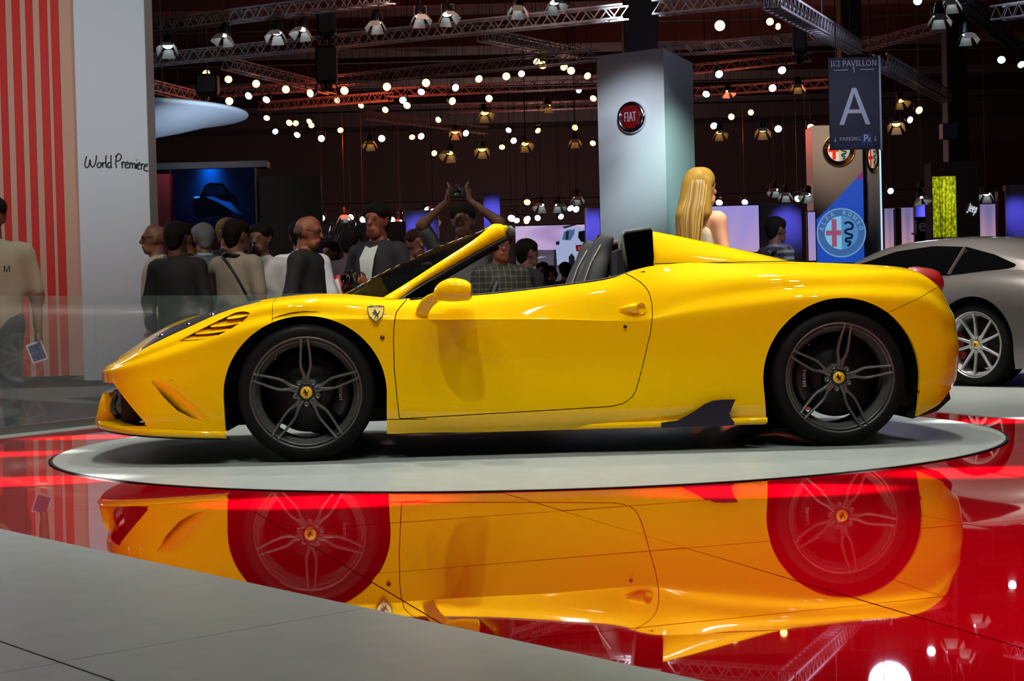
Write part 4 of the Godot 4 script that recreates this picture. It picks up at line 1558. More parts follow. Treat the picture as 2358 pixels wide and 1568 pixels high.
func white_hatchback() -> void:
	var o := at(452, 560, 28.0)
	var t := thing("white_hatchback", "white small car with raised tailgate behind the crowd", "car", Vector3(o.x, HALL, o.z))
	var wm := mat(Color(0.78, 0.72, 0.70), 0.25)
	wm.clearcoat_enabled = true
	var st := sm()
	var rings := []
	for k in [[-1.35, 0.55, 0.75, 0.35], [-1.25, 0.75, 0.80, 0.55], [-0.6, 0.9, 0.82, 0.68], [-0.35, 1.25, 0.72, 0.62], [0.0, 1.52, 0.62, 0.58], [0.2, 1.56, 0.6, 0.58], [0.30, 1.45, 0.6, 0.6], [0.42, 1.0, 0.7, 0.66], [0.46, 0.6, 0.75, 0.6]]:
		var ring := PackedVector3Array()
		for a in 20:
			var u := TAU * a / 20
			var low := 0.25
			var hh: float = (k[1] - low) / 2
			ring.append(Vector3(k[0], low + hh + signf(sin(u)) * pow(absf(sin(u)), 0.6) * hh, signf(cos(u)) * pow(absf(cos(u)), 0.5) * float(k[2] if sin(u) < 0.3 else k[3])))
		rings.append(ring)
	rings_mesh(st, dense_closed(rings, 3), true, false)
	part(st, "body", wm, t)
	st = sm()
	var lid := []
	for k in [[0.18, 1.50, 0.52], [0.30, 1.585, 0.54], [0.45, 1.60, 0.55], [0.62, 1.57, 0.54], [0.72, 1.53, 0.5]]:
		lid.append(PackedVector3Array([Vector3(k[0], k[1], -k[2]), Vector3(k[0], k[1] + 0.03, 0), Vector3(k[0], k[1], k[2]), Vector3(k[0], k[1] - 0.05, k[2]), Vector3(k[0], k[1] - 0.05, -k[2])]))
	rings_mesh(st, lid, true, true)
	part(st, "tailgate", wm, t)
	for x in [-0.95, 0.1]:
		for z in [-0.72, 0.72]:
			st = sm()
			lathe(st, [Vector2(0.0, 0.09), Vector2(0.2, 0.09), Vector2(0.28, 0.07), Vector2(0.29, 0.0), Vector2(0.28, -0.09), Vector2(0.0, -0.09)], 24, Vector3(x, 0.29, z), Basis.IDENTITY, true)
			part(st, "wheel", M.rubber, t)

func ring_stroke(c: Vector2, r: float, a0: float, a1: float, n: int) -> Array:
	var out := []
	for k in n + 1:
		var a := lerpf(a0, a1, float(k) / n)
		out.append(c + Vector2(cos(a), sin(a)) * r)
	return out

func centre_stand() -> void:
	# chrome script sign on a dark wall
	var w := panel(Vector2(728, 512), Vector2(936, 720), 46.0, mat(Color(0.20, 0.18, 0.22), 0.6), "sign_wall", "dark wall behind the crowd carrying a chrome script sign", "wall", 0.3)
	var a := at(738, 562, 45.95)
	var sc := (at(828, 562, 45.95).x - a.x) / 90.0
	var t := thing("script_sign", "chrome script letters on the dark wall behind the crowd", "sign", Vector3(a.x, a.y, -45.98))
	var bs := Basis.IDENTITY.scaled(Vector3(sc, sc, 1))
	for l in [["letter_a", [[[2, 12], [0, 24], [8, 44], [18, 52], [24, 46], [20, 26], [10, 14], [4, 18]], [[26, 52], [18, 24], [22, 16], [28, 20]]]], ["letter_l", [[[28, 20], [38, 46], [36, 52], [31, 44], [27, 24], [31, 17], [37, 22]]]], ["letter_f", [[[22, 0], [30, 2], [42, 34], [50, 52], [54, 48], [46, 30], [36, 4], [31, -2], [28, 4]], [[37, 24], [52, 27]]]], ["letter_a", [[[56, 24], [50, 22], [47, 14], [52, 12], [57, 22]], [[58, 26], [56, 14], [62, 14]]]]]:
		var st := sm()
		for s in l[1]:
			var pts := []
			for k in s:
				pts.append(Vector2(k[0], k[1]))
			stroke(st, pts, 2.6, 0.05, Vector3.ZERO, bs)
		part(st, l[0], M.chrome, t)
	var st2 := sm()
	stroke(st2, ring_stroke(Vector2(74, 44), 9, 0, TAU, 20), 2.2, 0.05, Vector3.ZERO, bs)
	stroke(st2, [Vector2(70, 40), Vector2(74, 47), Vector2(78, 40)], 1.6, 0.05, Vector3.ZERO, bs)
	part(st2, "round_mark", M.chrome, t)
	# blue lit walls
	panel(Vector2(930, 484), Vector2(1012, 720), 47.0, M.lilac, "lit_wall", "pale wall washed in violet blue light behind the photographer in grey shirt", "wall", 0.3)
	panel(Vector2(1116, 444), Vector2(1154, 720), 47.5, M.lilac, "lit_column", "slim column glowing blue next to the raised camera", "column", 0.5)
	panel(Vector2(1350, 478), Vector2(1384, 720), 46.5, M.lilac, "lit_column", "slim blue lit column between the white car screen and the square pillar", "column", 0.5)
	# screen with a white off-road car on a road
	var im := new_image(256, 200, Color(0.78, 0.66, 0.85))
	for y in 200:
		for x in 256:
			var v := y / 200.0
			var n := 0.5 + 0.5 * sin(x * 0.03 + sin(y * 0.06) * 1.4)
			im.set_pixel(x, y, Color(0.66, 0.55, 0.76).lerp(Color(0.80, 0.70, 0.86), n * (1.0 - v)))
	fill_poly(im, [[0, 0.42], [1, 0.44], [1, 0.52], [0, 0.50]], Color(0.30, 0.27, 0.33))
	fill_poly(im, [[0, 0.50], [1, 0.52], [1, 1], [0, 1]], Color(0.33, 0.31, 0.35))
	fill_poly(im, [[0, 0.50], [0.45, 0.55], [0.30, 0.58], [0, 0.56]], Color(0.55, 0.58, 0.70))
	fill_poly(im, [[0.56, 0.40], [0.58, 0.34], [0.62, 0.30], [0.67, 0.10], [0.72, 0.05], [0.90, 0.03], [1.0, 0.06], [1.0, 0.62], [0.90, 0.63], [0.86, 0.62], [0.82, 0.66], [0.74, 0.66], [0.68, 0.70], [0.56, 0.70], [0.54, 0.55]], Color(0.62, 0.66, 0.80))
	fill_poly(im, [[0.66, 0.26], [0.69, 0.12], [0.74, 0.09], [0.85, 0.08], [0.83, 0.18], [0.78, 0.27]], Color(0.30, 0.38, 0.55))
	fill_poly(im, [[0.72, 0.12], [0.76, 0.10], [0.75, 0.26], [0.71, 0.26]], Color(0.12, 0.14, 0.2))
	fill_poly(im, [[0.90, 0.12], [1.0, 0.10], [1.0, 0.32], [0.93, 0.30], [0.89, 0.22]], Color(0.05, 0.05, 0.07))
	fill_poly(im, [[0.67, 0.03], [0.80, 0.0], [0.88, 0.0], [0.70, 0.06]], Color(0.1, 0.12, 0.18))
	fill_poly(im, [[0.855, 0.36], [0.94, 0.355], [0.935, 0.47], [0.86, 0.46]], Color(0.05, 0.03, 0.05))
	fill_poly(im, [[0.875, 0.38], [0.925, 0.375], [0.92, 0.45], [0.878, 0.445]], Color(0.85, 0.10, 0.07))
	fill_poly(im, [[0.54, 0.44], [0.57, 0.42], [0.58, 0.70], [0.56, 0.80], [0.535, 0.72]], Color(0.12, 0.12, 0.15))
	fill_poly(im, [[0.75, 0.56], [0.79, 0.50], [0.83, 0.56], [0.84, 0.72], [0.80, 0.80], [0.75, 0.74]], Color(0.10, 0.10, 0.13))
	fill_poly(im, [[0.57, 0.29], [0.62, 0.28], [0.62, 0.34], [0.58, 0.35]], Color(0.08, 0.07, 0.1))
	led_screen(Vector2(1188, 519), Vector2(1350, 650), 50.0, im, 0.95, "wide lilac video screen showing a white off-road car from behind")
	# square pillar with a round badge
	var pa := at(1375, 200, 43.0)
	var pb := at(1529, 200, 41.9)
	var pc := at(1596, 200, 44.6)
	var top := at(1528, 110, 41.9).y
	var p0 := Vector2(pa.x, pa.z)
	var p1 := Vector2(pb.x, pb.z)
	var p2 := Vector2(pc.x, pc.z)
	var p3 := p0 + p2 - p1
	var mid := (p0 + p2) / 2
	var t2 := thing("square_pillar", "tall pale grey square pillar with a round red and chrome badge", "pillar", Vector3(mid.x, HALL, mid.y))
	var st := sm(false)
	var ring := []
	for q in [p0, p1, p2, p3]:
		ring.append(Vector3(q.x - mid.x, 0, q.y - mid.y))
	var hgt := Vector3(0, top - HALL, 0)
	for k in 4:
		quad(st, ring[k], ring[(k + 1) % 4], ring[(k + 1) % 4] + hgt, ring[k] + hgt)
	quad(st, ring[0] + hgt, ring[1] + hgt, ring[2] + hgt, ring[3] + hgt)
	part(st, "shaft", M.pillar, t2)
	var fx := Vector3(p1.x - p0.x, 0, p1.y - p0.y).normalized()
	var fb := Basis(fx, Vector3.UP, fx.cross(Vector3.UP))
	var bc := at(1455, 271, 42.5)
	var face := group_node("badge", t2, Vector3(bc.x - mid.x, bc.y - HALL, 0))
	var k0 := (Vector2(bc.x, 0) - Vector2(p0.x, 0)).x / (p1.x - p0.x)
	face.position.z = lerpf(p0.y, p1.y, k0) - mid.y + 0.02
	face.basis = fb
	st = sm()
	lathe(st, [Vector2(0.0, 0.10), Vector2(0.33, 0.10), Vector2(0.36, 0.12), Vector2(0.41, 0.10), Vector2(0.435, 0.04), Vector2(0.435, 0.0)], 48, Vector3.ZERO, Basis.IDENTITY, true)
	part(st, "chrome_ring", M.chrome, face)
	st = sm(false)
	var shield := PackedVector2Array()
	for q in [[-0.25, 0.22], [-0.15, 0.29], [0.0, 0.31], [0.15, 0.29], [0.25, 0.22], [0.27, 0.0], [0.23, -0.20], [0.13, -0.29], [0.0, -0.31], [-0.13, -0.29], [-0.23, -0.20], [-0.27, 0.0]]:
		shield.append(Vector2(q[0], q[1]))
	extrude(st, shield, 0.09, 0.125)
	part(st, "red_field", mat(Color(0.34, 0.02, 0.035), 0.25), face)
	text_part("FIAT", 0.30, 0.02, mat(Color(0.55, 0.57, 0.60), 0.4), "lettering", face, Vector3(0, 0, 0.13), Basis.IDENTITY.scaled(Vector3(0.62, 1.15, 1)), "Droid Sans", 400)
	# dark roof column behind the pillar
	var cq := px_quad(Vector2(1437, 0), Vector2(1515, 100), 46.0)
	column("roof_column", "dark square roof column rising behind the badge pillar", Vector3(cq[0].x, 0, -46.6), cq[1], M.grey_dark)
	# violet screen and wall right of the pillar
	var im2 := new_image(64, 48, Color(0.72, 0.68, 0.92))
	for y in 48:
		for x in 64:
			im2.set_pixel(x, y, Color(0.62, 0.58, 0.86).lerp(Color(0.74, 0.62, 0.80), clampf(y / 48.0 + 0.15 * sin(x * 0.2 + y * 0.1), 0, 1)))
	led_screen(Vector2(1636, 474), Vector2(1748, 600), 52.0, im2, 0.9, "plain lilac video screen beside the blonde woman")
	panel(Vector2(1750, 468), Vector2(1848, 700), 53.0, M.lilac, "lit_wall", "pale wall with a violet light streak behind the bearded man", "wall", 0.3)
	led_screen(Vector2(1861, 488), Vector2(1878, 600), 54.0, im2, 0.8, "narrow lilac screen strip left of the blue emblem screen")

func column(called: String, label: String, where: Vector3, w: float, m: Material) -> Node3D:
	var t := thing(called, label, "column", Vector3(where.x, HALL, where.z))
	var st := sm(false)
	bevel_box(st, Vector3(0, (13.0 - HALL) / 2, 0), Vector3(w, 13.0 - HALL, w), 0.03)
	part(st, "shaft", m, t)
	st = sm(false)
	bevel_box(st, Vector3(0, 0.15, 0), Vector3(w + 0.1, 0.3, w + 0.1), 0.02)
	part(st, "base", m, t)
	return t

func emblem(parent: Node, o: Vector3, r: float, b: Basis, lit: bool) -> void:
	# round emblem: letters on a ring, red cross on the left, coiled serpent on the right
	var ring_m: Material = glow(Color(0.30, 0.50, 0.78), 0.55) if lit else mat(Color(0.04, 0.05, 0.12), 0.3)
	var field: Material = glow(Color(0.55, 0.80, 0.95), 0.75) if lit else mat(Color(0.82, 0.80, 0.76), 0.4)
	var cross: Material = glow(Color(0.75, 0.40, 0.55), 0.55) if lit else mat(Color(0.75, 0.06, 0.04), 0.4)
	var snake: Material = glow(Color(0.07, 0.16, 0.36), 0.5) if lit else mat(Color(0.05, 0.30, 0.12), 0.4)
	var right_m: Material = glow(Color(0.36, 0.62, 0.84), 0.65) if lit else mat(Color(0.60, 0.68, 0.78), 0.4)
	var gold: Material = glow(Color(0.50, 0.68, 0.86), 0.7) if lit else mat(Color(0.80, 0.62, 0.30), 0.2, 0.9)
	var e := group_node("screen_emblem" if lit else "round_emblem", parent, o)
	e.basis = b
	var st := sm()
	lathe(st, [Vector2(0.0, 0.01 * r), Vector2(r, 0.01 * r), Vector2(r, -0.02)], 56, Vector3.ZERO, Basis.IDENTITY, true)
	part(st, "screen_ring" if lit else "ring", ring_m, e)
	st = sm()
	lathe(st, [Vector2(r * 0.955, 0.012 * r), Vector2(r * 0.965, 0.04 * r), Vector2(r, 0.04 * r), Vector2(r * 1.01, 0.0)], 56, Vector3.ZERO, Basis.IDENTITY, true)
	part(st, "screen_rim" if lit else "rim", gold, e)
	for s in [-1.0, 1.0]:
		var half := PackedVector2Array()
		for k in 25:
			var a: float = PI / 2 + s * PI * k / 24.0 * -1.0
			half.append(Vector2(cos(a), sin(a)) * r * 0.68)
		st = sm(false)
		extrude(st, half, 0.0, 0.03 * r)
		part(st, ("screen_field" if lit else "field"), right_m if s > 0 else field, e)
	st = sm(false)
	box(st, Vector3(-0.30 * r, 0, 0.035 * r), Vector3(0.20 * r, 1.12 * r, 0.02 * r))
	box(st, Vector3(-0.33 * r, 0.0, 0.036 * r), Vector3(0.62 * r, 0.20 * r, 0.02 * r))
	part(st, "screen_cross" if lit else "cross", cross, e)
	st = sm()
	stroke(st, [Vector2(0.12, 0.36) * r, Vector2(0.28, 0.42) * r, Vector2(0.44, 0.32) * r, Vector2(0.42, 0.16) * r, Vector2(0.22, 0.12) * r, Vector2(0.14, 0.02) * r, Vector2(0.28, -0.06) * r, Vector2(0.42, -0.10) * r, Vector2(0.38, -0.22) * r, Vector2(0.20, -0.24) * r, Vector2(0.18, -0.36) * r, Vector2(0.34, -0.38) * r, Vector2(0.30, -0.50) * r, Vector2(0.22, -0.54) * r], 0.09 * r, 0.05 * r, Vector3(0, 0, 0.02 * r))
	part(st, "screen_serpent" if lit else "serpent", snake, e)
	var words := "ALFA ROMEO"
	for k in words.length():
		if words[k] == " ":
			continue
		var a := deg_to_rad(168.0 - 156.0 * k / (words.length() - 1))
		text_part(words[k], 0.24 * r, 0.01, gold, "screen_letter" if lit else "letter", e, Vector3(cos(a), sin(a), 0) * r * 0.82 + Vector3(0, 0, 0.02 * r), Basis(Vector3(0, 0, 1), a - PI / 2), "Droid Sans", 700)

func right_stand() -> void:
	# tall grey pillar with a round emblem and a blue emblem screen
	var q := px_quad(Vector2(1873, 288), Vector2(1988, 602), 55.0)
	var top: float = at(1930, 288, 55.0).y
	var t := thing("emblem_pillar", "tall grey pillar with a round emblem above a slanted blue screen", "pillar", Vector3(q[0].x, HALL, -55.0))
	var w: float = q[1]
	var st := sm(false)
	box(st, Vector3(0, (top - HALL) / 2, -0.6), Vector3(w, top - HALL, 1.2))
	part(st, "shaft", M.pillar_grey, t)
	var oy := t.position
	var pc := func(x: float, y: float) -> Vector2:
		var v := at(x, y, 55.0)
		return Vector2(v.x - oy.x, v.y - oy.y)
	st = sm(false)
	extrude(st, PackedVector2Array([pc.call(1987, 394), pc.call(1990, 604), pc.call(1880, 606), pc.call(1879, 506), pc.call(1912, 474)]), 0.0, 0.03)
	part(st, "screen_panel", glow(Color(0.16, 0.36, 0.85), 0.6), t)
	st = sm(false)
	extrude(st, PackedVector2Array([pc.call(1987, 392), pc.call(1987, 412), pc.call(1970, 414)]), 0.0, 0.035)
	part(st, "screen_corner", glow(Color(0.65, 0.22, 0.55), 0.5), t)
	var ec: Vector2 = pc.call(1937, 536)
	emblem(t, Vector3(ec.x, ec.y, 0.035), 0.86, Basis.IDENTITY, true)
	ec = pc.call(1931, 346)
	emblem(t, Vector3(ec.x, ec.y, 0.03), 0.57, Basis.IDENTITY, false)
	# its dark return wall with a second emblem and a light strip
	var r := px_quad(Vector2(1990, 300), Vector2(2034, 600), 55.4)
	var t2 := thing("return_wall", "narrow dark grey wall with vertical light strip right of the emblem pillar", "wall", Vector3(r[0].x, HALL, -55.6))
	st = sm(false)
	box(st, Vector3(0, (top - HALL) / 2, -0.3), Vector3(r[1], top - HALL, 0.6))
	part(st, "body", M.grey_mid, t2)
	st = sm(false)
	box(st, Vector3(float(r[1]) / 2 - 0.04, (top - HALL) / 2, 0.02), Vector3(0.05, top - HALL, 0.04))
	part(st, "light_strip", glow(Color(0.75, 0.88, 0.95), 1.1), t2)
	var v := at(2012, 362, 55.4)
	emblem(t2, Vector3(v.x - t2.position.x, v.y - HALL, 0.02), 0.55, Basis.IDENTITY.scaled(Vector3(0.42, 1, 1)), false)
	# hanging banner with the letter A
	var d := 30.0
	var b := px_quad(Vector2(1910, 132), Vector2(2025, 344), d)
	var bn := thing("hanging_banner", "navy hanging sign with a large white letter A and parking arrows", "sign", b[0])
	bn.rotation.z = 0.0
	var bw: float = b[1]
	var bh: float = b[2]
	st = sm(false)
	box(st, Vector3(0, 0, -0.03), Vector3(bw, bh, 0.06))
	part(st, "board", mat(Color(0.10, 0.09, 0.20), 0.7), bn)
	st = sm(false)
	box(st, Vector3(bw / 2 + 0.02, 0, -0.03), Vector3(0.035, bh + 0.05, 0.07))
	part(st, "edge_rail", mat(Color(0.55, 0.60, 0.70), 0.4), bn)
	for s in [-0.35, 0.35]:
		st = sm(false)
		bar(st, Vector3(s * bw, bh / 2, -0.03), Vector3(s * bw, 13.0 - bn.position.y, -0.03), 0.015)
		part(st, "cable", M.lamp_black, bn)
	var bt := mat(Color(0.62, 0.63, 0.72), 0.6)
	text_part("ICI PAVILLON", 0.15, 0.006, bt, "lettering", bn, Vector3(0, bh * 0.435, 0.002), Basis.IDENTITY.scaled(Vector3(0.98, 1, 1)))
	text_part("1", 0.15, 0.006, bt, "lettering", bn, Vector3(0, bh * 0.365, 0.002))
	text_part("A", 0.98, 0.006, bt, "lettering", bn, Vector3(0, -bh * 0.04, 0.002))
	text_part("PARKING", 0.10, 0.006, bt, "lettering", bn, Vector3(-0.1, -bh * 0.385, 0.002))
	st = sm(false)
	box(st, Vector3(bw * 0.23, -bh * 0.385, 0.004), Vector3(0.19, 0.19, 0.008))
	part(st, "parking_plate", mat(Color(0.12, 0.16, 0.45), 0.5), bn)
	text_part("P", 0.18, 0.006, bt, "lettering", bn, Vector3(bw * 0.21, -bh * 0.38, 0.012), Basis.IDENTITY, "Droid Sans", 700)
	text_part("R", 0.10, 0.006, bt, "lettering", bn, Vector3(bw * 0.28, -bh * 0.40, 0.012), Basis.IDENTITY, "Droid Sans", 700)
	for s in [-0.40, 0.40]:
		st = sm()
		stroke(st, [Vector2(s * bw, -bh * 0.36), Vector2(s * bw, -bh * 0.385), Vector2(s * bw, -bh * 0.41)], 0.012, 0.006)
		stroke(st, [Vector2(s * bw - 0.03, -bh * 0.398), Vector2(s * bw - 0.012, -bh * 0.407), Vector2(s * bw, -bh * 0.412)], 0.012, 0.006)
		stroke(st, [Vector2(s * bw + 0.03, -bh * 0.398), Vector2(s * bw + 0.012, -bh * 0.407), Vector2(s * bw, -bh * 0.412)], 0.012, 0.006)
		part(st, "arrow", bt, bn)
	for k in [[-0.26, 0.28, 0.365], [0.27, 0.28, 0.365], [0.0, 0.88, -0.455]]:
		st = sm(false)
		box(st, Vector3(float(k[0]) * bw, float(k[2]) * bh, 0.003), Vector3(float(k[1]) * bw, 0.012, 0.006))
		part(st, "rule", bt if k[1] < 0.5 else mat(Color(0.16, 0.20, 0.55), 0.5), bn)
	# brown pillar with the forest picture
	var fq := panel(Vector2(2146, 372), Vector2(2256, 700), 50.0, M.brown, "brown_pillar", "brown square pillar with a glowing forest picture and white wordmark", "pillar", 0.8)
	var im := new_image(96, 240, Color(0.55, 0.62, 0.02))
	var fn := FastNoiseLite.new()
	fn.seed = 5
	fn.frequency = 0.06
	for y in 240:
		for x in 96:
			var n := fn.get_noise_2d(x, y * 0.8) + 0.6 * fn.get_noise_2d(x * 3.0 + 50.0, y * 2.4)
			var g := exp(-pow((x / 96.0 - 0.6) / 0.4, 2) - pow((y / 240.0 - 0.3) / 0.4, 2))
			im.set_pixel(x, y, Color(0.34, 0.37, 0.0).lerp(Color(0.88, 0.92, 0.16), clampf(0.30 + 0.45 * g + 0.75 * n, 0, 1)))
	for k in [[0.28, 0.34, 0.022], [0.42, 0.38, 0.014], [0.60, 0.50, 0.018], [0.86, 0.74, 0.014]]:
		fill_poly(im, [[k[1] - k[2], 1.0], [(k[0] + k[1]) / 2 - k[2], 0.5], [k[0] - k[2] * 0.5, 0.0], [k[0] + k[2] * 0.5, 0.0], [(k[0] + k[1]) / 2 + k[2], 0.5], [k[1] + k[2], 1.0]], Color(0.12, 0.11, 0.0), 0.7)
	var fv := px_quad(Vector2(2148, 406), Vector2(2202, 546), 49.98)
	screen_face(fv[1], fv[2], screen_material(im, 0.95), "picture_screen", fq, Vector3(fv[0].x - fq.position.x, fv[0].y - HALL, 0.02))
	var jv := at(2240, 480, 50.0)
	text_part("Jeep", 0.32, 0.02, glow(Color(0.9, 0.92, 0.95), 0.8), "wordmark_sign", fq, Vector3(jv.x - fq.position.x, jv.y - HALL, 0.02), Basis(Vector3(0, 0, 1), -0.35) * Basis.IDENTITY.scaled(Vector3(0.42, 1.1, 1)), "Droid Sans", 700)
	# stand behind it: screens, dark name board, columns
	var im3 := new_image(64, 64, Color(0.7, 0.62, 0.78))
	for y in 64:
		for x in 64:
			im3.set_pixel(x, y, Color(0.48, 0.46, 0.66).lerp(Color(0.80, 0.60, 0.66), clampf(y / 64.0 + 0.2 * sin(x * 0.15), 0, 1)))
	led_screen(Vector2(2037, 480), Vector2(2062, 575), 56.0, im3, 0.75, "narrow pinkish video screen right of the vertical light strip")
	led_screen(Vector2(2076, 478), Vector2(2106, 575), 56.0, im3, 0.75, "pinkish video screen left of the black name board")
	led_screen(Vector2(2257, 470), Vector2(2298, 575), 56.0, im3, 0.8, "pinkish video screen right of the brown pillar")
	var nb := panel(Vector2(2108, 499), Vector2(2165, 540), 52.5, M.gloss_black, "name_board", "black board with white letters half behind the glowing forest picture", "sign", 0.1)
	var nv := at(2141, 519, 52.4)
	text_part("Jeep", 0.52, 0.03, mat(Color(0.85, 0.85, 0.9), 0.5), "lettering", nb, Vector3(nv.x - nb.position.x, nv.y - nb.position.y, 0.02), Basis.IDENTITY, "Droid Sans", 700)
	panel(Vector2(2108, 470), Vector2(2165, 498), 53.0, M.lilac, "lit_wall", "pale violet wall strip above the black name board", "wall", 0.3)
	panel(Vector2(2300, 440), Vector2(2316, 700), 50.5, mat(Color(0.35, 0.07, 0.05), 0.6), "red_column", "slim dark red column right of the brown pillar", "column", 0.3)
	panel(Vector2(2064, 480), Vector2(2075, 700), 52.0, mat(Color(0.32, 0.10, 0.06), 0.6), "red_column", "slim dark red column between two pinkish screens", "column", 0.3)
	panel(Vector2(2318, 425), Vector2(2400, 700), 52.0, M.lilac, "lit_wall", "pale violet wall right of the dark red column", "wall", 0.3)
	column("roof_column", "dark roof column with a grey box above the brown pillar", Vector3(at(2200, 300, 58.0).x, 0, -58.0), 0.75, M.grey_dark)
	var bx := panel(Vector2(2171, 283), Vector2(2206, 319), 57.0, M.grey_mid, "column_box", "grey equipment box fixed to the roof column above the brown pillar", "box", 0.5, false)
	panel(Vector2(2206, 320), Vector2(2420, 430), 72.0, mat(Color(0.22, 0.24, 0.30), 0.8), "fascia_wall", "dim blue grey fascia wall high above the stands", "wall", 0.4, false)
	column("roof_column", "dark roof column behind the navy hanging sign", Vector3(at(1955, 60, 60.0).x, 0, -60.0), 0.8, M.grey_dark)

# ================================================================ the silver car
func f_window(p: Vector3) -> float:
	return -sdf_poly(window_poly, Vector2(p.x, p.y))
var window_poly := PackedVector2Array()

func arch_silver(p: Vector3) -> float:
	var best := 9.0
	for x in [0.0, -2.72]:
		var dx := absf(p.x - x)
		var dy := p.y - 0.345
		best = minf(best, (sqrt(dx * dx + dy * dy) if dy > 0 else dx) - 0.40)
	return best

